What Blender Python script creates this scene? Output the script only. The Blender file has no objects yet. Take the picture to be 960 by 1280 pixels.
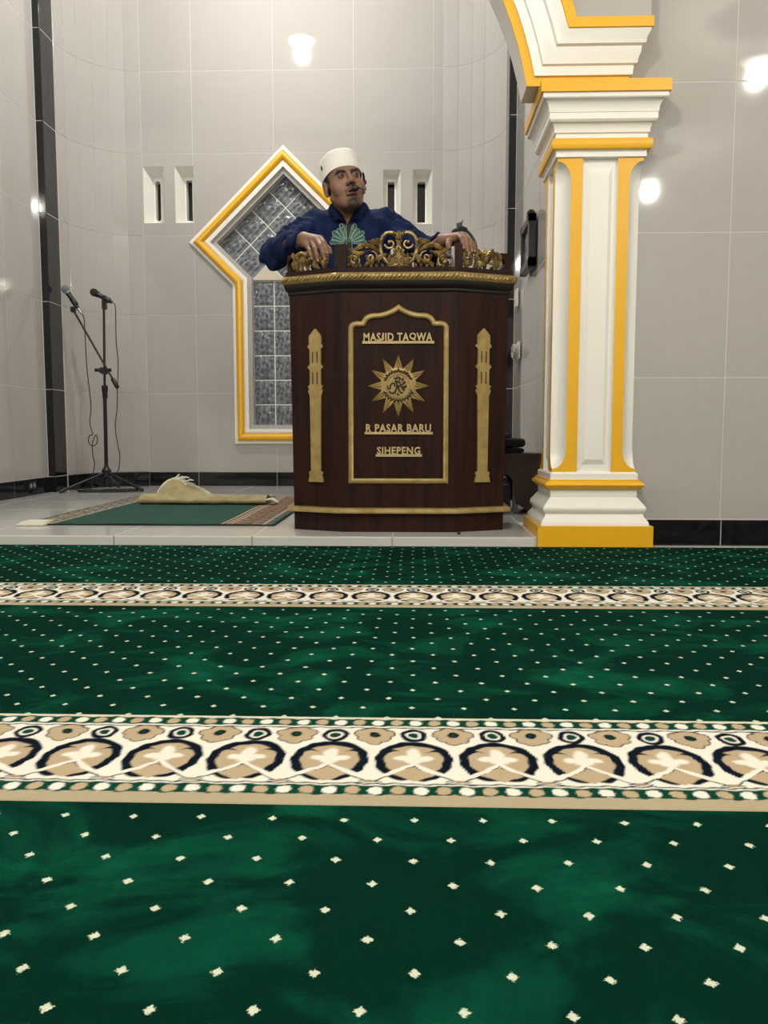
import bpy, bmesh, math, random
import numpy as np
from mathutils import Vector, Matrix, geometry
random.seed(7); rng = np.random.default_rng(7)
PI = math.pi
sc = bpy.context.scene
COL = sc.collection

# ------------------------------------------------------------------ camera, world, lights, exposure
cam = bpy.data.cameras.new('camera'); camo = bpy.data.objects.new('camera', cam); COL.objects.link(camo)
cam.sensor_fit = 'VERTICAL'; cam.sensor_height = 24.0; cam.lens = 24.0*1075/1280
cam.clip_start = .02
camo.location = (0, 0, .45)
camo.rotation_euler = (PI/2-math.atan(102/1075), 0, math.atan(36/1075))
sc.camera = camo
sc.view_settings.view_transform = 'Standard'; sc.view_settings.look = 'None'
sc.view_settings.gamma = 1; sc.view_settings.use_curve_mapping = False
sc.view_settings.exposure = 0.78

w = bpy.data.worlds.new('night'); sc.world = w; w.use_nodes = True
w.node_tree.nodes['Background'].inputs[0].default_value = (.02, .025, .04, 1)
w.node_tree.nodes['Background'].inputs[1].default_value = .4

LAMPS = [  # x, y, z(ceiling), watts, colour
    (-.97, 4.95, 3.83, 72, (1, .965, .91)),
    (2.56, 0.1, 3.22, 60, (1, .95, .86)),
    (2.6, -3.0, 3.22, 60, (1, .95, .86)),
    (-.4, 1.0, 3.22, 60, (1, .95, .86)),
    (-3.4, 0.1, 3.22, 60, (1, .95, .86)),
    (-.4, -2.6, 3.22, 60, (1, .95, .86)),
]

# ------------------------------------------------------------------ helpers
def tag(o, label=None, cat=None, group=None, kind=None):
    if label: o['label'] = label
    if cat: o['category'] = cat
    if group: o['group'] = group
    if kind: o['kind'] = kind
    return o

def empty(name, loc=(0, 0, 0), parent=None):
    o = bpy.data.objects.new(name, None); COL.objects.link(o)
    o.empty_display_size = .1
    if parent: o.parent = parent
    o.location = loc
    return o

def wloc(o):
    v = Vector((0, 0, 0))
    while o: v = v+Vector(o.location); o = o.parent
    return v

class MB:
    def __init__(s): s.v = []; s.f = []; s.m = []
    def add(s, vs, fs, mi=0):
        b = len(s.v); s.v += [tuple(p) for p in vs]
        s.f += [tuple(i+b for i in f) for f in fs]; s.m += [mi]*len(fs)
        return s
    def box(s, lo, hi, mi=0):
        x0, y0, z0 = lo; x1, y1, z1 = hi
        return s.add([(x0,y0,z0),(x1,y0,z0),(x1,y1,z0),(x0,y1,z0),(x0,y0,z1),(x1,y0,z1),(x1,y1,z1),(x0,y1,z1)],
                     [(0,3,2,1),(4,5,6,7),(0,1,5,4),(1,2,6,5),(2,3,7,6),(3,0,4,7)], mi)
    def bbox(s, lo, hi, b=.004, mi=0):   # box with chamfered edges
        lo = Vector(lo); hi = Vector(hi)
        bm = bmesh.new(); bmesh.ops.create_cube(bm, size=1)
        for v in bm.verts: v.co = Vector([(lo[i]+hi[i])/2+v.co[i]*(hi[i]-lo[i]) for i in range(3)])
        bmesh.ops.bevel(bm, geom=bm.edges[:], offset=b, segments=2, affect='EDGES')
        bm.verts.index_update()
        s.add([v.co[:] for v in bm.verts], [[v.index for v in f.verts] for f in bm.faces], mi); bm.free(); return s
    def prism(s, poly, fn, d0, d1, mi=0, mside=None):
        # poly: 2D loop (may be concave); fn(u, v, d) -> xyz
        n = len(poly); vs = [fn(u, v, d0) for u, v in poly]+[fn(u, v, d1) for u, v in poly]
        tris = geometry.tessellate_polygon([[Vector((u, v, 0)) for u, v in poly]])
        f = [tuple(t) for t in tris]+[tuple(i+n for i in reversed(t)) for t in tris]
        s.add(vs, f, mi)
        s.add(vs, [(i, (i+1) % n, n+(i+1) % n, n+i) for i in range(n)], mi if mside is None else mside)
        return s
    def tube(s, pts, r, n=10, mi=0, cap=True, flat=None):
        pts = [Vector(p) for p in pts]; N = len(pts)
        if not hasattr(r, '__len__'): r = [r]*N
        vs = []; prev = None
        for i, p in enumerate(pts):
            t = (pts[min(i+1, N-1)]-pts[max(i-1, 0)])
            if t.length < 1e-9: t = Vector((0, 0, 1))
            t.normalize()
            if prev is None:
                a = Vector((0, 0, 1)) if abs(t.z) < .9 else Vector((1, 0, 0))
                if flat is not None: a = Vector(flat)
                u = (a-t*a.dot(t)).normalized()
            else:
                u = (prev-t*prev.dot(t)).normalized()
            prev = u; q = t.cross(u)
            for k in range(n):
                an = 2*PI*k/n; vs.append(p+(u*math.cos(an)+q*math.sin(an))*r[i])
        fs = [(i*n+k, i*n+(k+1) % n, (i+1)*n+(k+1) % n, (i+1)*n+k) for i in range(N-1) for k in range(n)]
        if cap: fs += [tuple(reversed(range(n))), tuple(range((N-1)*n, N*n))]
        return s.add(vs, fs, mi)
    def lathe(s, prof, c, n=32, mi=0, axis=(0, 0, 1), cap=True):
        a = Vector(axis).normalized(); u = (Vector((1, 0, 0)) if abs(a.x) < .9 else Vector((0, 1, 0)))
        u = (u-a*u.dot(a)).normalized(); q = a.cross(u); c = Vector(c); N = len(prof)
        vs = [c+a*z+(u*math.cos(2*PI*k/n)+q*math.sin(2*PI*k/n))*r for r, z in prof for k in range(n)]
        fs = [(i*n+k, i*n+(k+1) % n, (i+1)*n+(k+1) % n, (i+1)*n+k) for i in range(N-1) for k in range(n)]
        if cap: fs += [tuple(reversed(range(n))), tuple(range((N-1)*n, N*n))]
        return s.add(vs, fs, mi)
    def ell(s, c, r, n=16, m=10, mi=0, rot=None):
        c = Vector(c); vs = []; 
        for i in range(m+1):
            th = PI*i/m
            for k in range(n):
                p = Vector((r[0]*math.sin(th)*math.cos(2*PI*k/n), r[1]*math.sin(th)*math.sin(2*PI*k/n), r[2]*math.cos(th)))
                if rot: p = rot @ p
                vs.append(c+p)
        fs = [(i*n+k, (i+1)*n+k, (i+1)*n+(k+1) % n, i*n+(k+1) % n) for i in range(m) for k in range(n)]
        return s.add(vs, fs, mi)
    def grid(s, P, mi=0, closeu=False):  # P[i][j]
        a = len(P); b = len(P[0]); vs = [p for r in P for p in r]
        fs = [(i*b+j, i*b+(j+1) % b, ((i+1) % a)*b+(j+1) % b, ((i+1) % a)*b+j) for i in range(a if closeu else a-1) for j in range(b-1)]
        return s.add(vs, fs, mi)
    def build(s, name, mats, parent=None, smooth=None, merge=False, recalc=True):
        me = bpy.data.meshes.new(name)
        off = wloc(parent) if parent else Vector((0, 0, 0))
        me.from_pydata([tuple(Vector(p)-off) for p in s.v], [], s.f)
        if not isinstance(mats, (list, tuple)): mats = [mats]
        for m in mats: me.materials.append(m)
        if len(mats) > 1: me.polygons.foreach_set('material_index', s.m)
        if merge or recalc:
            bm = bmesh.new(); bm.from_mesh(me)
            if merge: bmesh.ops.remove_doubles(bm, verts=bm.verts, dist=1e-5)
            if recalc: bmesh.ops.recalc_face_normals(bm, faces=bm.faces)
            bm.to_mesh(me); bm.free()
        if smooth:
            me.polygons.foreach_set('use_smooth', [True]*len(me.polygons))
            me.set_sharp_from_angle(angle=math.radians(smooth))
        me.update()
        o = bpy.data.objects.new(name, me); COL.objects.link(o)
        if parent: o.parent = parent
        return o

def link_copy(me, name, parent, loc):
    o = bpy.data.objects.new(name, me); COL.objects.link(o)
    if parent: o.parent = parent
    o.location = loc
    return o

def catmull(pts, n=8):
    pts = [Vector(p) for p in pts]; P = [pts[0]*2-pts[1]]+pts+[pts[-1]*2-pts[-2]]; out = []
    for i in range(1, len(P)-2):
        for k in range(n):
            t = k/n; a, b, c, d = P[i-1:i+3]
            out.append(.5*((2*b)+(c-a)*t+(2*a-5*b+4*c-d)*t*t+(3*b-a-3*c+d)*t**3))
    out.append(P[-2]); return out

# ------------------------------------------------------------------ materials
def mat(name, col, rough=.5, metal=0, spec=.5, bump=0, bscale=40, var=0, vscale=3, col2=None, sheen=0, coat=0, trans=0, emit=None, estr=1, stretch=None, detail=4):
    m = bpy.data.materials.new(name); m.use_nodes = True; nt = m.node_tree; b = nt.nodes['Principled BSDF']
    b.inputs['Base Color'].default_value = (*col, 1); b.inputs['Roughness'].default_value = rough
    b.inputs['Metallic'].default_value = metal; b.inputs['Specular IOR Level'].default_value = spec
    b.inputs['Sheen Weight'].default_value = sheen; b.inputs['Coat Weight'].default_value = coat
    b.inputs['Coat Roughness'].default_value = .05
    b.inputs['Transmission Weight'].default_value = trans
    if emit: b.inputs['Emission Color'].default_value = (*emit, 1); b.inputs['Emission Strength'].default_value = estr
    tc = nt.nodes.new('ShaderNodeTexCoord'); mp = nt.nodes.new('ShaderNodeMapping')
    nt.links.new(tc.outputs['Object'], mp.inputs[0])
    if stretch: mp.inputs['Scale'].default_value = stretch
    if var or col2:
        n = nt.nodes.new('ShaderNodeTexNoise'); n.inputs['Scale'].default_value = vscale; n.inputs['Detail'].default_value = detail
        nt.links.new(mp.outputs[0], n.inputs['Vector'])
        r = nt.nodes.new('ShaderNodeMapRange'); r.inputs[1].default_value = .35; r.inputs[2].default_value = .65
        nt.links.new(n.outputs[0], r.inputs[0])
        mx = nt.nodes.new('ShaderNodeMix'); mx.data_type = 'RGBA'
        c2 = col2 or tuple(c*(1-var) for c in col)
        mx.inputs[6].default_value = (*col, 1); mx.inputs[7].default_value = (*c2, 1)
        nt.links.new(r.outputs[0], mx.inputs[0]); nt.links.new(mx.outputs[2], b.inputs['Base Color'])
    if bump:
        n = nt.nodes.new('ShaderNodeTexNoise'); n.inputs['Scale'].default_value = bscale; n.inputs['Detail'].default_value = 3
        nt.links.new(mp.outputs[0], n.inputs['Vector'])
        bp = nt.nodes.new('ShaderNodeBump'); bp.inputs['Strength'].default_value = bump; bp.inputs['Distance'].default_value = .01
        nt.links.new(n.outputs[0], bp.inputs['Height']); nt.links.new(bp.outputs[0], b.inputs['Normal'])
    return m

M = {}
M['tile'] = mat('wall_tile', (.43, .412, .392), .045, spec=.5, var=.05, vscale=2.5, stretch=(1, 1, .15))
M['tile_floor'] = mat('floor_tile', (.60, .60, .575), .12, spec=.5, var=.08, vscale=2)
M['grout'] = mat('grout', (.55, .54, .51), .8)
M['grout_dark'] = mat('grout_dark_tile', (.30, .30, .29), .8)
M['black'] = mat('black_granite', (.006, .006, .007), .06, spec=.5, col2=(.012, .012, .013), vscale=30)
M['white'] = mat('white_paint', (.82, .81, .76), .35, bump=.05, bscale=12)
M['yellow'] = mat('yellow_paint', (.80, .43, .008), .35, bump=.04, bscale=14)
M['plaster'] = mat('cream_plaster', (.62, .56, .46), .7)
M['ceil'] = mat('ceiling_paint', (.75, .74, .71), .8)
M['hallwall'] = mat('hall_wall_paint', (.55, .52, .48), .5)
M['wood'] = mat('dark_varnished_wood', (.028, .0095, .006), .5, spec=.14, col2=(.013, .0048, .0035), vscale=7, stretch=(6, 6, .35), detail=8, bump=.03, bscale=30)
M['wood2'] = mat('bench_wood', (.06, .03, .018), .4, var=.4, vscale=8)
M['cornice'] = mat('black_brown_cornice', (.009, .006, .005), .45, spec=.25)
M['gold'] = mat('gold_paint', (.40, .295, .11), .38, metal=.3, col2=(.30, .21, .070), vscale=25, bump=.08, bscale=60)
M['gilt'] = mat('gilt_carving', (.50, .385, .17), .27, metal=.55, col2=(.15, .095, .038), vscale=38, bump=.1, bscale=90)
M['letter'] = mat('pale_gold_letters', (.50, .39, .18), .45, metal=.15)
M['ink'] = mat('dark_cut', (.012, .007, .005), .6)
M['plastic'] = mat('black_plastic', (.012, .012, .013), .35)
M['metalblk'] = mat('black_metal', (.014, .014, .015), .28, metal=.2)
M['mesh'] = mat('microphone_mesh', (.05, .05, .052), .45, metal=.6, bump=.8, bscale=900)
M['meshgrey'] = mat('silver_microphone_mesh', (.30, .32, .32), .4, metal=.5, bump=.8, bscale=900)
M['chrome'] = mat('chrome', (.6, .6, .6), .15, metal=1)
M['cable'] = mat('cable_rubber', (.018, .017, .016), .5)
M['cap'] = mat('white_cotton_cap', (.80, .78, .74), .8, bump=.2, bscale=300, sheen=.2)
M['shirt'] = mat('navy_shirt', (.004, .010, .042), .85, spec=.15, col2=(.008, .019, .070), vscale=9, bump=.25, bscale=14)
M['collar'] = mat('navy_collar', (.004, .010, .040), .85, spec=.15, sheen=0, bump=.1, bscale=200)
M['trouser'] = mat('dark_trousers', (.012, .012, .016), .85)
M['placket'] = mat('black_placket', (.008, .014, .016), .7)
M['petal'] = mat('green_embroidery', (.035, .125, .095), .6, col2=(.02, .08, .07), vscale=80, bump=.3, bscale=400)
M['thread'] = mat('pale_green_thread', (.30, .42, .36), .6)
M['hair'] = mat('black_hair', (.008, .007, .006), .6)
M['eyewhite'] = mat('eye_white', (.10, .078, .066), .4)
M['iris'] = mat('dark_iris', (.015, .008, .005), .1)
M['backing'] = mat('beige_rug_backing', (.42, .36, .20), .9, col2=(.30, .25, .12), vscale=14, bump=.3, bscale=160)
M['fringe'] = mat('cream_fringe', (.66, .63, .54), .9)
M['cloth'] = mat('black_cloth', (.010, .013, .012), .9, bump=.4, bscale=30)
M['clothgreen'] = mat('olive_cloth', (.07, .085, .05), .9)
M['grey'] = mat('grey_plastic', (.25, .26, .27), .4)
M['switch'] = mat('white_plastic', (.65, .64, .60), .35)
M['picture'] = mat('picture_print', (.30, .31, .33), .25, var=.5, vscale=12)
M['bulb'] = mat('lamp_diffuser', (.9, .9, .9), .4, emit=(1, .95, .87), estr=6)

def glassblock_mat():
    m = mat('glass_block', (.10, .125, .145), .12, spec=.6, trans=.25)
    nt = m.node_tree; b = nt.nodes['Principled BSDF']
    tc = nt.nodes.new('ShaderNodeTexCoord')
    v = nt.nodes.new('ShaderNodeTexVoronoi'); v.inputs['Scale'].default_value = 34; v.feature = 'SMOOTH_F1'
    n = nt.nodes.new('ShaderNodeTexNoise'); n.inputs['Scale'].default_value = 13; n.inputs['Detail'].default_value = 2
    wv = nt.nodes.new('ShaderNodeTexWave'); wv.inputs['Scale'].default_value = 9; wv.inputs['Distortion'].default_value = 5
    nt.links.new(tc.outputs['Object'], v.inputs['Vector']); nt.links.new(tc.outputs['Object'], n.inputs['Vector']); nt.links.new(tc.outputs['Object'], wv.inputs['Vector'])
    a = nt.nodes.new('ShaderNodeMath'); a.operation = 'ADD'; nt.links.new(v.outputs[0], a.inputs[0]); nt.links.new(n.outputs[0], a.inputs[1])
    a2 = nt.nodes.new('ShaderNodeMath'); a2.operation = 'MULTIPLY_ADD'; nt.links.new(wv.outputs[1], a2.inputs[0]); a2.inputs[1].default_value = .35; nt.links.new(a.outputs[0], a2.inputs[2])
    bp = nt.nodes.new('ShaderNodeBump'); bp.inputs['Strength'].default_value = 1; bp.inputs['Distance'].default_value = .012
    nt.links.new(a2.outputs[0], bp.inputs['Height']); nt.links.new(bp.outputs[0], b.inputs['Normal'])
    mr = nt.nodes.new('ShaderNodeMapRange'); mr.inputs[1].default_value = .5; mr.inputs[2].default_value = 1.4
    nt.links.new(a2.outputs[0], mr.inputs[0])
    mx = nt.nodes.new('ShaderNodeMix'); mx.data_type = 'RGBA'
    mx.inputs[6].default_value = (.045, .058, .070, 1); mx.inputs[7].default_value = (.26, .29, .32, 1)
    nt.links.new(mr.outputs[0], mx.inputs[0]); nt.links.new(mx.outputs[2], b.inputs['Base Color'])
    return m
M['glass'] = glassblock_mat()

def attr_mat(name, rough, bump=0, bscale=200, sheen=0, sss=0, mul=1):
    m = mat(name, (1, 1, 1), rough, bump=bump, bscale=bscale, sheen=sheen); nt = m.node_tree; b = nt.nodes['Principled BSDF']
    a = nt.nodes.new('ShaderNodeAttribute'); a.attribute_name = 'col'; nt.links.new(a.outputs['Color'], b.inputs['Base Color'])
    if sss:
        b.inputs['Subsurface Weight'].default_value = sss; b.inputs['Subsurface Radius'].default_value = (.01, .004, .002); b.inputs['Subsurface Scale'].default_value = .5
    return m
M['skin'] = attr_mat('skin', .5, bump=.03, bscale=120, sss=.04)
M['border'] = attr_mat('carpet_border_pile', .95, bump=.25, bscale=500)
M['border'].node_tree.nodes['Principled BSDF'].inputs['Specular IOR Level'].default_value = .03
M['rugband'] = attr_mat('rug_border_pile', .95, bump=.2, bscale=300)

def carpet_mat():
    m = mat('green_carpet_pile', (0, .1, .05), .95, sheen=0); nt = m.node_tree; L = nt.links.new; N = nt.nodes.new
    b = nt.nodes['Principled BSDF']; b.inputs['Specular IOR Level'].default_value = .02
    b.inputs['Sheen Weight'].default_value = 0; b.inputs['Sheen Roughness'].default_value = .4; b.inputs['Sheen Tint'].default_value = (.2, .8, .5, 1)
    tc = N('ShaderNodeTexCoord'); sp = N('ShaderNodeSeparateXYZ'); L(tc.outputs['Object'], sp.inputs[0])
    def mth(op, a, b_=None, c=None):
        n = N('ShaderNodeMath'); n.operation = op
        for i, x in enumerate((a, b_, c)):
            if x is None: continue
            if isinstance(x, (int, float)): n.inputs[i].default_value = x
            else: L(x, n.inputs[i])
        return n.outputs[0]
    jn = N('ShaderNodeTexNoise'); jn.inputs['Scale'].default_value = 5; L(tc.outputs['Object'], jn.inputs['Vector'])
    js = N('ShaderNodeSeparateXYZ'); L(jn.outputs['Color'], js.inputs[0])
    fn = N('ShaderNodeTexNoise'); fn.inputs['Scale'].default_value = 420; fn.inputs['Detail'].default_value = 1; L(tc.outputs['Object'], fn.inputs['Vector'])
    fs = N('ShaderNodeSeparateXYZ'); L(fn.outputs['Color'], fs.inputs[0])
    X = mth('ADD', sp.outputs[0], mth('MULTIPLY_ADD', js.outputs[0], .016, -.008)); X = mth('ADD', X, mth('MULTIPLY_ADD', fs.outputs[0], .006, -.003))
    Y = mth('ADD', sp.outputs[1], mth('MULTIPLY_ADD', js.outputs[1], .014, -.007)); Y = mth('ADD', Y, mth('MULTIPLY_ADD', fs.outputs[1], .006, -.003))
    row = mth('DIVIDE', mth('SUBTRACT', Y, .842), .0475); ri = mth('ROUND', row); dy = mth('MULTIPLY', mth('SUBTRACT', row, ri), .0475)
    odd = mth('ABSOLUTE', mth('SUBTRACT', ri, mth('MULTIPLY', mth('ROUND', mth('MULTIPLY', ri, .5)), 2)))
    cx = mth('SUBTRACT', mth('DIVIDE', mth('SUBTRACT', X, .001), .0817), mth('MULTIPLY', odd, .5))
    dx = mth('MULTIPLY', mth('SUBTRACT', cx, mth('ROUND', cx)), .0817)
    d = mth('ADD', mth('ABSOLUTE', dx), mth('MULTIPLY', mth('ABSOLUTE', dy), .85))
    dot = N('ShaderNodeMapRange'); L(d, dot.inputs[0]); dot.inputs[1].default_value = .0042; dot.inputs[2].default_value = .0062; dot.inputs[3].default_value = 1; dot.inputs[4].default_value = 0
    # brushed pile: large soft patches, streaked by footsteps
    mp = N('ShaderNodeMapping'); mp.inputs['Scale'].default_value = (1, 1.4, 1); L(tc.outputs['Object'], mp.inputs[0])
    n1 = N('ShaderNodeTexNoise'); n1.inputs['Scale'].default_value = 4.2; n1.inputs['Detail'].default_value = 5; n1.inputs['Roughness'].default_value = .62; n1.inputs['Distortion'].default_value = .8; L(mp.outputs[0], n1.inputs['Vector'])
    r1 = N('ShaderNodeMapRange'); L(n1.outputs[0], r1.inputs[0]); r1.inputs[1].default_value = .48; r1.inputs[2].default_value = .78
    mx = N('ShaderNodeMix'); mx.data_type = 'RGBA'; L(r1.outputs[0], mx.inputs[0])
    mx.inputs[6].default_value = (.0006, .0195, .0110, 1); mx.inputs[7].default_value = (.003, .092, .048, 1)
    my = N('ShaderNodeMix'); my.data_type = 'RGBA'; L(dot.outputs[0], my.inputs[0]); L(mx.outputs[2], my.inputs[6]); my.inputs[7].default_value = (.55, .60, .46, 1)
    L(my.outputs[2], b.inputs['Base Color'])
    bp = N('ShaderNodeBump'); bp.inputs['Strength'].default_value = .5; bp.inputs['Distance'].default_value = .003
    fb = N('ShaderNodeTexNoise'); fb.inputs['Scale'].default_value = 600; L(tc.outputs['Object'], fb.inputs['Vector'])
    L(fb.outputs[0], bp.inputs['Height']); L(bp.outputs[0], b.inputs['Normal'])
    return m
M['carpet'] = carpet_mat()
M['rug'] = mat('flat_green_rug', (.006, .085, .055), .95, var=.15, vscale=30, bump=.2, bscale=300)

# ------------------------------------------------------------------ lamps (their own light)
for i, (x, y, z, wt, c) in enumerate(LAMPS):
    e = empty('ceiling_lamp', (x, y, z))
    where = ['above the prayer niche behind the lectern', 'right front of the hall', 'right rear of the hall', 'middle front of the hall', 'left front of the hall', 'middle rear of the hall'][i]
    tag(e, 'round white ceiling lamp, '+where, 'lamp', 'round ceiling lamps')
    MB().tube([(x, y, z), (x, y, (4.49 if i == 0 else 3.499))], .008, 8).build('hanging_rod', M['switch'], e)
    MB().lathe([(.12, 0), (.12, -.03), (.10, -.045)], (x, y, z), 24).build('lamp_base', M['switch'], e, 40)
    MB().lathe([(.001, -.075), (.05, -.072), (.085, -.06), (.098, -.045)], (x, y, z), 24, cap=False).build('diffuser', M['bulb'], e, 60)
    ld = bpy.data.lights.new('lamp_light', 'POINT'); ld.energy = wt; ld.color = c; ld.shadow_soft_size = .05
    lo = bpy.data.objects.new('lamp_light', ld); COL.objects.link(lo); lo.parent = e; lo.location = (0, 0, -.15)

# ------------------------------------------------------------------ tiling helper
def inside(p, poly):
    x, y = p; c = False; n = len(poly)
    for i in range(n):
        x1, y1 = poly[i]; x2, y2 = poly[(i+1) % n]
        if (y1 > y) != (y2 > y) and x < (x2-x1)*(y-y1)/(y2-y1)+x1: c = not c
    return c

TM = {}
def tiles(parent, fr, us, vs, m, holes=(), th=.008, gap=.0032, name='tile', key=None, bev=.0012):
    """fr(u, v, d): point on the wall, d towards the room. One object per tile, alike tiles share a mesh."""
    pl = wloc(parent)
    for i in range(len(us)-1):
        for j in range(len(vs)-1):
            u0, u1, v0, v1 = us[i]+gap/2, us[i+1]-gap/2, vs[j]+gap/2, vs[j+1]-gap/2
            hit = [h for h in holes if not (max(p[0] for p in h) <= u0 or min(p[0] for p in h) >= u1 or max(p[1] for p in h) <= v0 or min(p[1] for p in h) >= v1)]
            o0 = Vector(fr((u0+u1)/2, (v0+v1)/2, 0))
            if not hit:
                k = (key, round(u1-u0, 4), round(v1-v0, 4), round(th, 4), m.name)
                if key is None or k not in TM:
                    mb = MB()
                    P = [fr(u, v, d)-o0 if isinstance(fr(u, v, d), Vector) else Vector(fr(u, v, d))-o0 for d, q in ((0, 0), (th-bev, 0), (th, bev)) for u, v in ((u0+q, v0+q), (u1-q, v0+q), (u1-q, v1-q), (u0+q, v1-q))]
                    mb.add(P, [(0, 3, 2, 1), (8, 9, 10, 11)]+[(a, (a+1) % 4, 4+(a+1) % 4, 4+a) for a in range(4)]+[(4+a, 4+(a+1) % 4, 8+(a+1) % 4, 8+a) for a in range(4)])
                    o = mb.build(name, m, None); TM[k] = o.data
                    o.parent = parent; o.location = o0-pl
                else:
                    link_copy(TM[k], name, parent, o0-pl)
            else:
                V = [Vector((u0, v0)), Vector((u1, v0)), Vector((u1, v1)), Vector((u0, v1))]; Ed = [(0, 1), (1, 2), (2, 3), (3, 0)]
                for h in hit:
                    b = len(V); V += [Vector(p) for p in h]; Ed += [(b+q, b+(q+1) % len(h)) for q in range(len(h))]
                r = geometry.delaunay_2d_cdt(V, Ed, [], 0, 1e-6)
                vc, tr = r[0], r[2]; keep = []
                for t in tr:
                    c = sum((vc[q] for q in t), Vector((0, 0)))/len(t)
                    if u0 < c.x < u1 and v0 < c.y < v1 and not any(inside(c, h) for h in hit): keep.append(tuple(t))
                if not keep: continue
                used = sorted({q for t in keep for q in t}); ix = {q: a for a, q in enumerate(used)}; n = len(used)
                vsx = [Vector(fr(*vc[q], 0))-o0 for q in used]+[Vector(fr(*vc[q], th))-o0 for q in used]
                F = [tuple(ix[q]+n for q in t) for t in keep]+[tuple(ix[q] for q in reversed(t)) for t in keep]
                cnt = {}
                for t in keep:
                    for a in range(3):
                        e = (t[a], t[(a+1) % 3]); cnt[tuple(sorted(e))] = cnt.get(tuple(sorted(e)), [])+[e]
                for e in cnt.values():
                    if len(e) == 1: a, b = ix[e[0][0]], ix[e[0][1]]; F.append((a, b, b+n, a+n))
                o = MB().add(vsx, F).build(name, m, None); o.parent = parent; o.location = o0-pl

def sweep(path, prof, fr, mats_of, mb=None, closed=False, endskew=None):
    """mitred sweep of prof [(offset, protrusion)] along a 2D path; offset to the left of travel; mats_of[k] = material of segment k"""
    mb = mb or MB(); n = len(path); P = [Vector(p) for p in path]; rows = []
    for i in range(n):
        a = P[i-1] if (i > 0 or closed) else None; b = P[(i+1) % n] if (i < n-1 or closed) else None
        d1 = (P[i]-a).normalized() if a is not None else None; d2 = (b-P[i]).normalized() if b is not None else None
        if d1 is None: d1 = d2
        if d2 is None: d2 = d1
        n1 = Vector((-d1.y, d1.x)); n2 = Vector((-d2.y, d2.x)); m_ = (n1+n2).normalized(); m_ = m_/max(.25, m_.dot(n1))
        rows.append([(P[i]+m_*d, p) for d, p in prof])
    if endskew:
        rows[-1] = [(q+Vector((endskew(d, p), 0)), p) for (q, p), (d, _) in zip(rows[-1], prof)]
    for k in range(len(prof)-1):
        vs = []; fs = []
        for r in rows:
            for kk in (k, k+1): q, p = r[kk]; vs.append(fr(q.x, q.y, p))
        N = len(rows)
        for i in range(N if closed else N-1): fs.append((2*i, 2*((i+1) % N), 2*((i+1) % N)+1, 2*i+1))
        mb.add(vs, fs, mats_of[k])
    return mb, rows

# ------------------------------------------------------------------ the setting
ZP = .036
ROWS = [.143, .72, 1.29, 1.857, 2.43, 3.0, 3.57, 4.14, 4.48]
YB = 6.35
def slab(name, lo, hi, m, parent=None):
    o = MB().box(lo, hi).build(name, m, parent)
    if not parent: tag(o, kind='structure')
    return o
# hall shell
fl = slab('floor', (-5, -5, -.06), (5, 3.44, -.012), M['tile_floor'])
slab('ceiling', (-5, -5, 3.5), (5, 3.39, 3.58), M['ceil'])
slab('wall_left', (-5.1, -5, -.06), (-5, 3.6, 3.5), M['hallwall'])
slab('wall_right', (5, -5, -.06), (5.1, 3.6, 3.5), M['hallwall'])
slab('wall_rear', (-5.1, -5.1, -.06), (5.1, -5, 3.5), M['hallwall'])
slab('ceiling_niche', (-2.42, 3.58, 4.5), (.64, 6.34, 4.58), M['ceil'])
slab('wall_above_arch', (-2.42, 3.50, 3.51), (.64, 3.58, 4.56), M['ceil'])

# windows of the back wall: openings
WC = -.935
half = [(0, 2.33), (-.535, 1.806), (-.270, 1.545), (-.270, .460)]
opening = [(WC+x, z) for x, z in half]+[(WC-x, z) for x, z in reversed(half[1:])]     # counter-clockwise seen from the room
slits = [(-1.954, -1.805, 1.946, 2.345), (-1.723, -1.588, 1.946, 2.345), (-.220, -.092, 1.925, 2.305), (-.006, .132, 1.925, 2.305)]
slots = [(-1.897, -1.858, 1.985, 2.270), (-1.668, -1.624, 1.985, 2.275), (-.190, -.140, 1.960, 2.250), (.026, .084, 1.960, 2.250)]
def grow(poly, e):
    n = len(poly); out = []
    for i in range(n):
        a, b, c = Vector(poly[i-1]), Vector(poly[i]), Vector(poly[(i+1) % n]); d1 = (b-a).normalized(); d2 = (c-b).normalized()
        n1 = Vector((-d1.y, d1.x)); n2 = Vector((-d2.y, d2.x)); m_ = (n1+n2).normalized(); m_ /= m_.dot(n1)
        out.append(tuple(b+m_*e))
    return out
holes = [grow(opening, .03)]+[[(a, c), (b, c), (b, d), (a, d)] for a, b, c, d in slits]
FB = lambda u, v, d: Vector((u, YB-d, v))
def holed_slab(name, outer, hs, fr, d0, d1, m):
    loops = [outer]+hs; tr = geometry.tessellate_polygon([[Vector((*p, 0)) for p in l] for l in loops])
    fl_ = [p for l in loops for p in l]; n = len(fl_)
    mb = MB(); vs = [fr(*p, d0) for p in fl_]+[fr(*p, d1) for p in fl_]
    F = [tuple(t) for t in tr]+[tuple(q+n for q in reversed(t)) for t in tr]; b = 0
    for l in loops:
        F += [(b+q, b+(q+1) % len(l), n+b+(q+1) % len(l), n+b+q) for q in range(len(l))]; b += len(l)
    return mb.add(vs, F).build(name, m)
wb = holed_slab('wall_back', [(-1.96, 0), (.21, 0), (.21, 4.6), (-1.96, 4.6)], holes, FB, -.20, -.0008, M['grout']); tag(wb, kind='structure')
FBt = lambda u, v, d: Vector((u, YB+.008-d, v))
tiles(wb, FBt, [-1.96, -1.59, -1.005, -.43, .135, .21], ROWS, M['tile'], holes, key='B')

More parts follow.
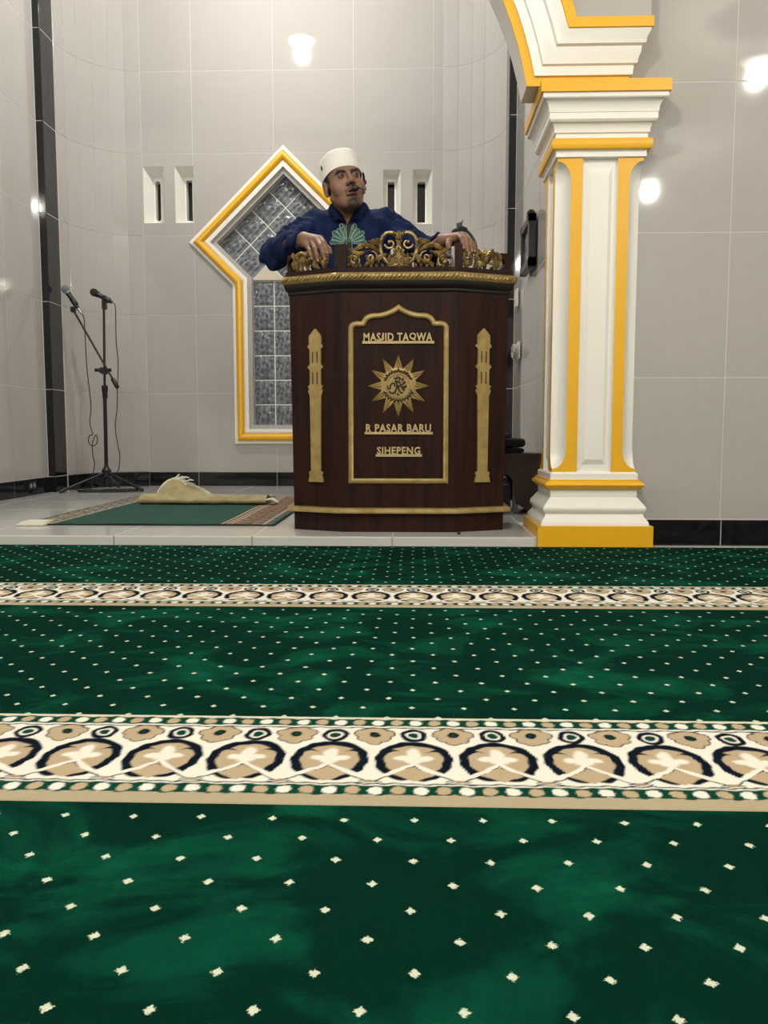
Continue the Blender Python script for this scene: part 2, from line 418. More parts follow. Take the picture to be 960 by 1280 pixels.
# curved corners
for side, cx, rx, x0 in (('left', -1.96, -.42, 1), ('right', .21, .395, 1)):
    pts = [(cx+rx*math.cos(t), 5.86+.49*math.sin(t)) for t in [PI/2*k/6 for k in range(7)]]
    poly = pts+[(cx, 6.55), (cx+rx*1.35, 6.55), (cx+rx*1.35, 5.86)]
    cen = Vector((cx, 5.86))
    cw = MB().prism(poly, lambda u, v, d: (u+(.006 if rx < 0 else -.006)*0, v, d), 0, 4.6).build('wall_back_curve_'+side, M['grout']); tag(cw, kind='structure')
    bb = MB().prism([(p[0]-(p[0]-cx)*.001, p[1]) for p in pts]+[pts[-1]], lambda u, v, d: (u, v, d), 0, .001).build('baseboard_curve_'+side, M['grout']) if False else None
    be = None
    for k in range(6):
        a, b = Vector(pts[k]), Vector(pts[k+1]); t = (b-a); L = t.length; t.normalize(); nr = Vector((t.y, -t.x))
        if (cen-a).dot(nr) < 0: nr = -nr
        f2 = lambda u, v, d, a=a, t=t, nr=nr: Vector((a.x+t.x*u+nr.x*(d-.006), a.y+t.y*u+nr.y*(d-.006), v))
        tiles(cw, f2, [0, L], ROWS, M['tile'], gap=.002)
        if be is None:
            be = MB().add([f2(0, ZP, 0)]*3, [(0, 1, 2)]).build('baseboard_curve_'+side, M['grout_dark'], recalc=False); tag(be, kind='structure')
            be.data.clear_geometry()
            q = MB().prism([(p[0], p[1]) for p in pts]+[((p[0]-cx)*.995+cx, (p[1]-5.86)*.995+5.86) for p in reversed(pts)], lambda u, v, d: (u, v, d), ZP, .142)
            be.data.from_pydata([tuple(v) for v in q.v], [], q.f)
        tiles(be, lambda u, v, d, f2=f2: f2(u, v, d+.0035), [0, L], [ZP, .143], M['black'], th=.011, gap=.002, name='baseboard_tile')

bbk = slab('baseboard_back', (-1.96, YB-.006, ZP), (.21, YB, .142), M['grout_dark'])
tiles(bbk, lambda u, v, d: Vector((u, YB+.0012-d, v)), [-1.96, -1.59, -1.005, -.43, .135, .21], [ZP, .143], M['black'], name='baseboard_tile', key='BB')

# side walls of the niche with black pilasters
JY = [3.62, 4.03, 4.60, 5.15, 5.65]
for side, X, sg in (('niche_left', -2.43, 1), ('niche_right', .65, -1)):
    y0 = 3.44 if side == 'niche_left' else 3.80
    w_ = slab('wall_'+side, (min(X, X-sg*.17), y0, 0), (max(X, X-sg*.17), 6.55, 4.6), M['grout'])
    JYs = [y for y in [3.46]+JY if y > y0+.05]; 
    if side == 'niche_right': JYs = [3.80]+JYs
    tiles(w_, lambda u, v, d: Vector((X+sg*(d-.0068), u, v)), JYs, ROWS, M['tile'], key=side)
    b_ = slab('baseboard_'+side, (min(X, X+sg*.006), JYs[0], ZP), (max(X, X+sg*.006), 5.65, .142), M['grout_dark'])
    tiles(b_, lambda u, v, d: Vector((X+sg*(-.0008+d), u, v)), JYs, [ZP, .143], M['black'], name='baseboard_tile', key='b'+side)
    x1 = X+sg*.052
    p_ = slab('trim_pilaster_'+side.split('_')[1], (min(X, x1-sg*.006), 5.656, ZP), (max(X, x1-sg*.006), 5.86, 4.49), M['grout'])
    zr = [.036, .143]+ROWS[1:]
    tiles(p_, lambda u, v, d: Vector((u, 5.6632-d, v)), sorted([X+sg*.001, x1]), zr, M['black'], name='black_tile', key='pf'+side)
    tiles(p_, lambda u, v, d: Vector((x1-sg*.0132+sg*d, u, v)), [5.652, 5.86], zr, M['black'], name='black_tile', key='ps'+side)

# hall front walls either side of the niche
RW = [-.012+.112, .657, 1.212, 1.77, 2.325, 2.88, 3.43]
for side, xa, xb, us in (('front_right', .65, 5, [.66, 1.222, 1.78, 2.335, 2.89, 3.445, 4.0, 4.555, 4.98]), ('front_left', -5, -2.43, [-4.99, -4.7, -4.145, -3.59, -3.035, -2.48, -2.44])):
    w_ = slab('wall_'+side, (xa, 3.448, -.06), (xb, 3.62, 3.5), M['grout'])
    tiles(w_, lambda u, v, d: Vector((u, 3.4552-d, v)), us, RW, M['tile'], key='R')
    b_ = slab('baseboard_'+side, (xa+.01, 3.432, -.012), (xb, 3.44, .094), M['grout_dark'])
    tiles(b_, lambda u, v, d: Vector((u, 3.4392-d, v)), us, [-.008, .098], M['black'], name='baseboard_tile', key='RB')

# raised platform floor
pf = MB(); pf.box((-2.43, 3.345, -.02), (.485, 6.40, ZP-.001)); pf.box((.485, 3.80, -.02), (.65, 6.40, ZP-.001))
pfo = pf.build('floor_platform', M['grout']); tag(pfo, kind='structure')
UX = [-2.425, -2.29, -1.735, -1.18, -.63, -.08, .475]
VY = [3.335+.555*k for k in range(5)]+[6.112, 6.345]
tiles(pfo, lambda u, v, d: Vector((u, v, ZP-.010+d)), UX, VY, M['tile_floor'], th=.010, key='F', name='floor_tile')
tiles(pfo, lambda u, v, d: Vector((u, v, ZP-.010+d)), [.475, .645], [3.89, 4.445, 5.0, 5.555, 6.1], M['tile_floor'], th=.010, key='F2', name='floor_tile')
tiles(pfo, lambda u, v, d: Vector((u, 3.343-d, v)), UX, [-.012, ZP-.001], M['tile_floor'], th=.010, key='FR', name='riser_tile')

# arch over the niche
AC, HS, ZS = -.90, 1.324, 1.741
R_ = HS/math.cos(math.radians(9.8)); ZC = ZS-R_*math.sin(math.radians(9.8))
a0 = math.radians(9.8); arc = [(AC+R_*math.cos(a), ZC+R_*math.sin(a)) for a in [a0+(PI-2*a0)*k/48 for k in range(49)]]
FA = lambda u, v, d: Vector((u, 3.40-d, v))
poly = [(.81, ZS)]+[(.81, 3.5), (-2.43, 3.5), (-2.43, ZS)]+list(reversed(arc))
wa = MB().prism(poly, FA, -.165, 0).build('wall_arch', mat('arch_lightened', (.62, .60, .56), .6), smooth=25); tag(wa, kind='structure')  # soffit colour lighter than the tile, standing in for bounced light
prof = [(0, -.001), (0, .006), (.034, .006), (.034, .016), (.066, .020), (.070, .030), (.088, .033), (.104, .040), (.126, .042), (.132, .054), (.150, .057), (.170, .068), (.178, .070), (.180, .076), (.216, .076), (.216, .060)]
mo = [1, 1, 0, 0, 0, 0, 0, 0, 0, 0, 0, 0, 1, 1, 1]
def arch_row(d):
    a = math.asin((ZS+d-ZC)/(R_+d)); n = 48
    pts = [(AC+(R_+d)*math.cos(PI-a-(PI-2*a)*k/n), ZC+(R_+d)*math.sin(PI-a-(PI-2*a)*k/n)) for k in range(n+1)]
    return [(-2.43, ZS+d)]+pts
mb = MB(); cols = [[(Vector(q), p) for q in arch_row(d)]+[(Vector((.80+max(p, 0), ZS+d)), p)] for d, p in prof]
for k in range(len(prof)-1):
    for i in range(len(cols[0])-1):
        mb.add([FA(*cols[kk][ii][0], cols[kk][ii][1]) for kk, ii in ((k, i), (k, i+1), (k+1, i+1), (k+1, i))], [(0, 1, 2, 3)], mo[k])
rows = [[c[i] for c in cols] for i in range(len(cols[0]))]
# right-hand return of the moulding back to the wall
end = rows[-1]
for k in range(len(prof)-1):
    (q0, p0), (q1, p1) = end[k], end[k+1]
    mb.add([FA(q0.x, q0.y, p0), FA(q1.x, q1.y, p1), (q1.x, 3.448, q1.y), (q0.x, 3.448, q0.y)], [(0, 1, 2, 3)], mo[k])
am = mb.build('arch_moulding', [M['white'], M['yellow']], wa, smooth=30, merge=True)
off = [r[-1][0] for r in rows]
pn = [(q.x, q.y) for q in off]; pn[-1] = (.868, pn[-1][1])
ppoly = list(reversed(pn))+[(-2.43, 3.5), (.868, 3.5)]
MB().prism(ppoly, FA, 0, .060).build('tile_panel', M['tile'], wa)
MB().prism([(.81, ZS+.1), (.868, ZS+.2), (.868, 3.5), (.81, 3.5)], FA, -.048, .0).build('tile_return', M['tile'], wa)

# ------------------------------------------------------------------ cross shaped glass block window
w1 = empty('window_1', (WC, YB, 0)); tag(w1, kind='structure')
prof = [(0, -.15), (0, .028), (.022, .030), (.034, .022)]+[(.034+.052*(1-math.cos(PI*k/8))/2, .022+.030*math.sin(PI*k/8)) for k in range(1, 8)]+[(.086, .018), (.108, .016), (.108, -.009)]
mo = [0, 0, 0]+[1]*8+[0, 0]
# opening is counter-clockwise from the room with u to the right: outside lies on the right, so run it reversed
mb, _ = sweep(list(reversed(opening)), prof, FB, mo, closed=True)
mb.build('window_frame', [M['white'], M['yellow']], w1, smooth=35)
gb = MB()
def block_mesh(s, t=.03):
    n = 6; mb = MB(); P = []
    for i in range(n+1):
        r = []
        for j in range(n+1):
            x, z = (i/n-.5)*s, (j/n-.5)*s
            e = min(i, n-i, j, n-j); y = {0: 0, 1: -.008, 2: -.011, 3: -.012}[e]
            r.append((x, y, z))
        P.append(r)
    mb.grid(P); mb.box((-s/2, .0005, -s/2), (s/2, t, s/2)); return mb
g0 = block_mesh(.174).build('glass_block', M['glass'], None, smooth=60); g0.parent = w1; g0.location = (-.180, .085, 1.4546-ZP*0)
cells = [(c, r) for r in range(6) for c in range(3)][0:]
first = True
for c in range(3):
    for r in range(6):
        loc = (-.180+.180*c, .085, 1.4546-.1808*r)
        if first: g0.location = loc; first = False
        else: link_copy(g0.data, 'glass_block', w1, loc)
st = .1305
gd = block_mesh(.1785).build('glass_block', M['glass'], None, smooth=60); first = True
for i in range(4):
    for j in range(4):
        if i+j > 4: continue
        loc = ((i-j)*st, .085, 2.328-st-(i+j)*st)
        o = gd if first else link_copy(gd.data, 'glass_block', w1, loc); first = False
        o.parent = w1; o.location = loc; o.rotation_euler = (0, PI/4, 0)
gr = [p for p in opening]
MB().prism([((p[0]-WC)*.998+WC, p[1]) for p in opening], FB, -.118, -.0862).build('window_grout', M['white'], w1)
for s in (-1, 1):
    MB().prism([(WC+s*.008, 1.549), (WC+s*.255, 1.549), (WC+s*.1305, 1.668)], FB, -.098, -.066).build('plaster_triangle', M['plaster'], w1)
# slit windows
for k, ((a, b, c, d), (e, f, g, h)) in enumerate(zip(slits, slots)):
    ww = empty('window_%d' % (k+2), ((a+b)/2, YB, c)); tag(ww, kind='structure')
    mb = MB(); Q = [(a, c), (b, c), (b, d), (a, d)]; S = [(e-.008, g-.012), (f+.008, g-.012), (f+.008, h+.020), (e-.008, h+.020)]
    ym = -.105
    for q in range(4):
        r = (q+1) % 4
        mb.add([FB(*Q[q], .001), FB(*Q[r], .001), FB(*S[r], ym), FB(*S[q], ym)], [(0, 1, 2, 3)])
    if k == 0:
        cx_, rr = (e+f)/2, (f-e)/2
        hole = [(cx_+rr*math.cos(t), g+rr+rr*math.sin(t)) for t in [PI+PI*q/8 for q in range(9)]]+[(cx_+rr*math.cos(t), h-rr+rr*math.sin(t)) for t in [PI*q/8 for q in range(9)]]
    else: hole = [(e, g), (f, g), (f, h), (e, h)]
    loops = [S, hole]; tr = geometry.tessellate_polygon([[Vector((*p, 0)) for p in l] for l in loops]); al = S+hole
    mb.add([FB(*p, ym) for p in al], [tuple(t) for t in tr])
    n = len(hole)
    mb.add([FB(*p, ym) for p in hole]+[FB(*p, ym-.07) for p in hole], [(q, (q+1) % n, n+(q+1) % n, n+q) for q in range(n)])
    mb.build('window_reveal', M['white'], ww)
    MB().box((e-.02, YB+.185, g-.02), (f+.02, YB+.19, h+.02)).build('window_pane', M['black'], ww)

# ------------------------------------------------------------------ column
col = empty('column', (.708, 3.557, -.012)); tag(col, 'square white column with yellow stripes, base and capital at right of the lectern', 'column')
CX, CY = .708, 3.557
def ring(mb, rings, mi=0, capb=False, capt=False):
    P = []
    for h, z in rings: P.append([(CX-h, CY-h, z), (CX+h, CY-h, z), (CX+h, CY+h, z), (CX-h, CY+h, z)])
    vs = [p for r in P for p in r]; N = len(P)
    fs = [(i*4+k, i*4+(k+1) % 4, (i+1)*4+(k+1) % 4, (i+1)*4+k) for i in range(N-1) for k in range(4)]
    if capb: fs.append((3, 2, 1, 0))
    if capt: fs.append(tuple(range((N-1)*4, N*4)))
    mb.add(vs, fs, mi); return mb
ring(MB(), [(.222, -.012), (.222, .080)], 0, True, True).build('plinth', M['yellow'], col)
bs = [(.208, .080), (.208, .088)]+[(.190+.018*math.cos(t)**2, .088+.034*t/(PI/2)) for t in [PI/2*k/6 for k in range(1, 7)]]+[(.187+.012*math.sin(PI*k/8), .124+.042*k/8) for k in range(9)]+[(.184, .170), (.176, .180), (.172, .186), (.168, .188), (.168, .219)]
ring(MB(), bs, 0, True, True).build('base', M['white'], col, smooth=30)
ring(MB(), [(.168, .219), (.178, .221)]+[(.178+.014*math.sin(PI*k/6), .223+.030*k/6) for k in range(7)]+[(.178, .258), (.168, .258)], 0, True, True).build('base_ring', M['yellow'], col, smooth=40)
ring(MB(), [(.170, .258), (.170, .280), (.162, .288)], 0, True, True).build('fillet', M['white'], col)
# shaft: coved corners, yellow stripes, sunk channel
z0, z1 = .288, 1.478; hs = .162; ch = .066; rec = .016
zz = [z0, z0+.012]+[z0+.012+.075*(1-math.cos(PI/2*k/8)) for k in range(1, 9)]
zz = zz+[z1-(z-z0) for z in reversed(zz)]
def cove(z):
    t = min(z-z0, z1-z)-.012
    if t <= 0: return .0005
    s_ = min(1, t/.075); return .0005+.052*(1-(1-s_)**2)**.5
def sect(r):
    pts = []; ms = []
    for q in range(4):
        c, s = [(1, 0), (0, 1), (-1, 0), (0, -1)][q]
        def T(x, y): return (CX+x*c-y*s, CY+x*s+y*c)
        loc = [(-hs+r, -hs), (-ch, -hs), (-ch, -hs+rec), (ch, -hs+rec), (ch, -hs), (hs-r, -hs)]
        mm = [1, 0, 0, 0, 1]
        for k in range(1, 6): a = PI/2*k/6; loc.append((hs-r*math.cos(a), -hs+r*math.sin(a)))
        mm += [0]*6
        pts += [T(*p) for p in loc]; ms += mm
    return pts, ms
mb = MB(); S = []; 
for z in zz: p, ms = sect(cove(z)); S.append([(x, y, z) for x, y in p])
n = len(S[0])
for i in range(len(S)-1):
    for k in range(n):
        mb.add([S[i][k], S[i][(k+1) % n], S[i+1][(k+1) % n], S[i+1][k]], [(0, 1, 2, 3)], ms[k])
mb.build('shaft', [M['white'], M['yellow']], col, smooth=28, merge=True)
for q in range(4):
    c, s = [(1, 0), (0, 1), (-1, 0), (0, -1)][q]
    def T(x, y, z): return (CX+x*c-y*s, CY+x*s+y*c, z)
    mb = MB(); y0 = -hs+rec; za, zb = z0+.028, z1-.035
    O = [(-.048, za), (.048, za), (.048, zb), (-.048, zb)]; I = [(-.034, za+.02), (.034, za+.02), (.034, zb-.03), (-.034, zb-.03)]
    vs = [T(x, y0, z) for x, z in O]+[T(x, y0-.010, z) for x, z in I]
    mb.add(vs, [(k, (k+1) % 4, 4+(k+1) % 4, 4+k) for k in range(4)]+[(4, 5, 6, 7)])
    mb.build('channel_panel', M['white'], col)
cp = [(.160, 1.478), (.170, 1.480), (.170, 1.500), (.176, 1.503)]
ring(MB(), cp, 0, True, True).build('necking', M['white'], col)
ring(MB(), [(.176, 1.503), (.184, 1.506), (.187, 1.512), (.188, 1.530), (.186, 1.540), (.180, 1.545)], 0, True, True).build('capital_ring', M['yellow'], col, smooth=30)
cp = [(.172, 1.545), (.172, 1.562), (.178, 1.566)]+[(.178+.017*(1-math.cos(PI/2*k/6)), 1.566+.034*math.sin(PI/2*k/6)) for k in range(1, 7)]+[(.198, 1.604), (.201, 1.608), (.201, 1.630)]+[(.203+.024*(1-math.cos(PI/2*k/6)), 1.632+.042*math.sin(PI/2*k/6)) for k in range(7)]+[(.230, 1.678), (.230, 1.694)]
ring(MB(), cp, 0, True, True).build('capital', M['white'], col, smooth=28)
ring(MB(), [(.238, 1.694), (.238, 1.737)], 0, True, True).build('abacus', M['yellow'], col)

# ------------------------------------------------------------------ prayer carpets
PER, BW = 1.166, .3155
def sstep(a, b, x): t = np.clip((x-a)/(b-a), 0, 1); return t*t*(3-2*t)
CB = dict(beige=(.43, .335, .21), white=(.72, .70, .61), navy=(.003, .007, .014), green=(.002, .045, .026), pale=(.60, .56, .42), edge=(.38, .32, .21), tan=(.33, .25, .15))
def border_colors(X, V):
    a = .1155; u = (X-.0025)/a; u = u-np.round(u); x = u*a     # cell -.058 .. .058
    C = np.empty(X.shape+(3,)); C[:] = CB['white']
    wob = .0012*np.sin(X*97)+.0010*np.sin(X*231+V*160)
    V = V+wob; x = x+.0010*np.sin(V*190+X*40)
    def put(mask, c):
        m = mask[..., None] if mask.dtype != bool else mask[..., None].astype(float)
        C[:] = C*(1-m)+np.array(CB[c])*m
    def band(lo, hi, v=V, s=.0012): return sstep(lo-s, lo+s, v)*(1-sstep(hi-s, hi+s, v))
    def below(d, s=.0012): return 1-sstep(-s, s, d)
    # main field ------------------------------------------------
    # flowers at the cell edges, top
    xe = np.abs(np.abs(x)-a/2); sx = np.where(x > 0, x-a/2, x+a/2)
    fl_ = np.full(X.shape, 9.)
    for ang, rr in ((0, .024), (PI, .024), (-PI/2, .030), (-PI/4*1.1, .026), (-3*PI/4*.97, .026)):
        cx, cy = math.cos(ang)*.018, .243+math.sin(ang)*rr*.95
        fl_ = np.minimum(fl_, np.hypot((sx-cx)/.0115, (V-cy)/.0135)-1)
    fl_ = np.minimum(fl_, np.hypot(sx/.020, (V-.246)/.022)-1)
    top = sstep(.262, .264, V)
    put(below(fl_*.012-.0022), 'navy'); put(below(fl_*.012), 'beige')
    put(below((np.hypot(sx/.0085, (V-.240)/.0115)-1)*.009), 'navy')
    put(below((np.hypot(sx/.004, (V-.240)/.006)-1)*.005), 'green')
    # big ring
    ey = np.where(V > .145, (V-.145)/.066, (V-.145)/.078)
    q = np.sqrt((x/.0535)**2+ey**2); px_ = np.abs(x)/.0535
    q = q+.10*np.exp(-((np.abs(x))/.012)**2)*(V < .15)   # slight point at the foot
    put(below((q-1)*.05), 'navy'); put(below((q-.755+.05*(V < .1))*.05), 'beige')
    # leaf hooks inside the ring
    hk = np.abs(V-(.172+.004*np.sin((np.abs(x)-.02)*200)))-.0035*np.clip((np.abs(x)-.017)/.012, 0, 1)
    put(below(np.maximum(hk, .017-np.abs(x)))*(q < .9), 'navy')
    # white lily
    l1 = np.hypot(x/.010, (V-.162)/.022)-1; l2 = np.hypot((np.abs(x)-.015)/.012, (V-.148)/.009)-1; l3 = np.hypot(x/.014, (V-.142)/.013)-1
    put(below(np.minimum(np.minimum(l1, l2), l3)*.01, .003)*(q < .82), 'white')
    # white ogee band running through, dark outlined
    t = np.abs(x)/(a/2); yb = .130-.056*(t**.78)
    side = below(np.abs(V-yb)-.0088); put(side*(V < yb+.004), 'navy'); put(below(np.abs(V-yb-.001)-.0062), 'white')
    # diamond below
    dm = np.abs(x)/.030+np.abs(V-.0975+.004)/.024; put(below((dm-1)*.02)*(V < yb-.006), 'beige')
    # arcs in the foot spandrels
    e = np.abs(sx)
    for h_, wdt in ((.082, .010), (.0765, .016), (.071, .024)):
        yy = h_-e*.45; put(below(np.abs(V-yy)-.0013)*(e < wdt)*(V < yb-.004)*(q > 1.02), 'navy')
    put(below(np.maximum(e/.007, np.abs(V-.070)/.004)-1, .1)*(V < yb), 'tan')
    # small circle on top of the ring
    c = np.hypot(x/.0195, (V-.2370)/.0265); put(below((c-1)*.02), 'navy'); put(below((np.abs(c-.50)-.10)*.02), 'white')
    put(below((c-.34)*.02), 'green')
    # frame bands ----------------------------------------------
    put(band(.2660, .2700), 'navy'); put(band(.2700, .2755), 'white')
    put(band(.2755, .3065), 'green'); put(band(.3065, .40), 'pale')
    put(band(.0600, .0635), 'navy'); put(band(.0565, .0600), 'white'); put(band(.0275, .0565), 'green'); put(band(-.1, .0275), 'edge')
    pb = a/4
    for vc, hh, ph in ((.291, .0115, .3), (.0415, .0115, .1)):
        k = (X/pb)+ph; r = k-np.floor(k)-.5; ki = np.floor(k).astype(int)
        d = np.maximum(np.abs(r*pb)/.0098+np.abs(V-vc)/hh*.35, np.abs(V-vc)/hh+np.abs(r*pb)/.0098*.35)-1
        mk = below(d*.01); 
        C[:] = C*(1-mk[..., None])+np.where((ki % 2 == 0)[..., None], np.array(CB['white']), np.array(CB['beige']))*mk[..., None]
    return np.clip(C, 0, 1)

def attr_grid(name, x0, x1, y0, y1, h, zf, cf, m, parent):
    nx = int(round((x1-x0)/h))+1; ny = int(round((y1-y0)/h))+1
    X, Y = np.meshgrid(np.linspace(x0, x1, nx), np.linspace(y0, y1, ny), indexing='ij')
    Z = zf(X, Y); Cc = cf(X, Y)
    me = bpy.data.meshes.new(name); n = nx*ny
    co = np.stack([X, Y, Z], -1).reshape(-1, 3)
    i = np.arange(nx-1)[:, None]*ny+np.arange(ny-1)[None]; i = i.reshape(-1)
    f = np.stack([i, i+ny, i+ny+1, i+1], 1)
    me.vertices.add(n); me.vertices.foreach_set('co', co.ravel())
    me.loops.add(f.size); me.loops.foreach_set('vertex_index', f.ravel())
    me.polygons.add(len(f)); me.polygons.foreach_set('loop_start', np.arange(0, f.size, 4))
    me.polygons.foreach_set('use_smooth', [True]*len(f))
    me.update(calc_edges=True); at = me.color_attributes.new('col', 'FLOAT_COLOR', 'POINT')
    at.data.foreach_set('color', np.concatenate([Cc.reshape(-1, 3), np.ones((n, 1))], 1).ravel())
    me.materials.append(m); o = bpy.data.objects.new(name, me); COL.objects.link(o)
    if parent: o.parent = parent
    return o

crp = empty('prayer_carpet', (0, -.168, 0))
XW = 2.32
mb = MB(); mb.box((-XW, BW, -.0115), (XW, PER-.002, 0)); fld = mb.build('pile_field', M['carpet'], None); fld.parent = crp
bd = attr_grid('border_band', -XW, XW, 0.0, BW, .0027, lambda X, V: .0008+0*X-.004*(np.clip((.006-V)/.006, 0, 1)**2), border_colors, M['border'], None); bd.parent = crp
und = MB().box((-XW, .0008, -.0115), (XW, BW, -.0025)).build('edge_binding', mat('carpet_edge', CB['edge'], .9), None); und.parent = crp
tag(crp, 'green prayer carpet with white dots, nearest to the viewer', 'carpet', 'green prayer carpets')
for k, lb in ((1, 'middle green prayer carpet row, between the two visible beige arabesque borders'), (2, 'farthest green prayer carpet row, along the step of the platform')):
    r = crp.copy(); COL.objects.link(r); r.location = (0, -.168+PER*k, 0); r['label'] = lb
    for ch in list(crp.children):
        c = ch.copy(); COL.objects.link(c); c.parent = r

# ------------------------------------------------------------------ lectern (wooden pulpit)
PX = -.0605
pul = empty('pulpit', (PX, 3.68, ZP)); tag(pul, 'dark wooden pulpit with gilded carving, gold frame and gold lettering', 'pulpit')
BASE = [(-.4365, .095), (-.229, 0), (.229, 0), (.4365, .095), (.4365, .375), (-.4365, .375)]   # x from the middle, depth from the front
def outl(e, z):
    t = (z-.036)/(1.0-.036); k = 1+.028*t; P = [Vector((x*k, y)) for x, y in BASE]; n = 6; out = []
    for i in range(n):
        d1 = (P[i]-P[i-1]).normalized(); d2 = (P[(i+1) % n]-P[i]).normalized()
        n1 = Vector((d1.y, -d1.x)); n2 = Vector((d2.y, -d2.x)); m_ = (n1+n2).normalized(); m_ /= m_.dot(n1)
        q = P[i]+m_*e; out.append((PX+q.x, 3.495+q.y, z))
    return out
def stack(levels, name, m, smooth=None, cap=True):
    mb = MB(); vs = [p for e, z in levels for p in outl(e, z)]; N = len(levels)
    fs = [(i*6+k, i*6+(k+1) % 6, (i+1)*6+(k+1) % 6, (i+1)*6+k) for i in range(N-1) for k in range(6)]
    if cap: fs += [(5, 4, 3, 2, 1, 0), tuple(range((N-1)*6, N*6))]
    return mb.add(vs, fs).build(name, m, pul, smooth)
stack([(0, .036), (0, .113)], 'base', M['wood'])
stack([(.004, .113), (.026, .114), (.028, .120), (.026, .133), (.004, .136)], 'gold_trim', M['gold'])
# body: three front boards and the sides, each its own panel
for a, b in ((0, 1), (1, 2), (2, 3), (3, 4), (4, 5), (5, 0)):
    lo, hi, li, ui = outl(0, .136), outl(0, 1.0), outl(-.02, .136), outl(-.02, 1.0)
    if (a, b) == (4, 5): continue
    P = [lo[a], lo[b], hi[b], hi[a], li[a], li[b], ui[b], ui[a]]
    o = MB().add(P, [(0, 1, 2, 3), (7, 6, 5, 4), (0, 4, 5, 1), (1, 5, 6, 2), (2, 6, 7, 3), (3, 7, 4, 0)]).build('side_panel' if a != 1 else 'front_panel', M['wood'], pul)
stack([(.002, .999), (.006, 1.004), (.006, 1.012), (.014, 1.018), (.020, 1.030), (.020, 1.040)], 'cornice', M['cornice'], 30)
stack([(.018, 1.040), (.026, 1.043), (.031, 1.050), (.032, 1.060), (.028, 1.068), (.020, 1.074)], 'rope_moulding', M['gold'], 60)
stack([(.012, 1.074), (.012, 1.094)], 'top_rail', M['wood'])
# twisted leaf relief on the rope moulding
mb = MB(); L = outl(.031, 1.057)
for a, b in ((0, 1), (1, 2), (2, 3)):
    A, B = Vector(L[a]), Vector(L[b]); d = (B-A); n = int(d.length/.017); t = d.normalized(); nr = Vector((t.y, -t.x, 0))
    for k in range(n):
        p = A+d*((k+.5)/n); rot = Matrix((t, nr, Vector((0, 0, 1)))).transposed() @ Matrix.Rotation(-.75, 3, 'Y')
        mb.ell(p, (.013, .006, .0045), 8, 5, rot=rot)
o = mb.build('rope_relief', M['gilt'], pul, 60); o['kind'] = 'stuff'
# shelf inside and corner posts
sh = [(x, y) for x, y, _ in outl(-.021, 1.0)]
MB().prism(sh, lambda u, v, d: (u, v, d), 1.000, 1.020).build('shelf', M['wood'], pul)
O = outl(0, 1.1); th = math.atan2(.095, .2075)
def post(x0, x1, y0, y1, z1, nm='post'): MB().bbox((x0, y0, 1.094), (x1, y1, z1), .002).build(nm, M['wood'], pul)
post(-.314, -.266, 3.486, 3.512, 1.186); post(.163, .196, 3.486, 3.512, 1.188)
FC = lambda u, v, d: Vector((u, 3.495-d, v))
cl = Vector(outl(.004, 1.1)[0]); bl = Vector(outl(.004, 1.1)[1]); dl = (bl-cl).normalized(); nl = Vector((dl.y, -dl.x, 0)); LL = (bl-cl).length
cr = Vector(outl(.004, 1.1)[3]); br = Vector(outl(.004, 1.1)[2]); dr = (br-cr).normalized(); nr_ = Vector((-dr.y, dr.x, 0))
FL = lambda u, v, d: Vector((cl.x+dl.x*u, cl.y+dl.y*u, v))+nl*d            # u from the outer corner inwards
FR = lambda u, v, d: Vector((cr.x+dr.x*u, cr.y+dr.y*u, v))+nr_*d
def endboard(F, w):
    n = 10
    poly = [(0, 1.094), (w+.020, 1.094)]+[(w+.020-.020*math.sin(PI*k/n), 1.098+.055*k/n) for k in range(1, n)]+[(w+.018, 1.155), (w+.018, 1.162), (0, 1.162)]
    MB().prism(poly, F, -.020, .004).build('end_post', M['wood'], pul)
endboard(FL, .004); endboard(FR, .028)
# side rails running back to the open rear
for a, b in ((3, 4), (5, 0)):
    lo, hi, li, ui = outl(.004, 1.094), outl(.004, 1.150), outl(-.016, 1.094), outl(-.016, 1.150)
    P = [lo[a], lo[b], hi[b], hi[a], li[a], li[b], ui[b], ui[a]]
    MB().add(P, [(0, 1, 2, 3), (7, 6, 5, 4), (0, 4, 5, 1), (1, 5, 6, 2), (2, 6, 7, 3), (3, 7, 4, 0)]).build('side_rail', M['wood'], pul)

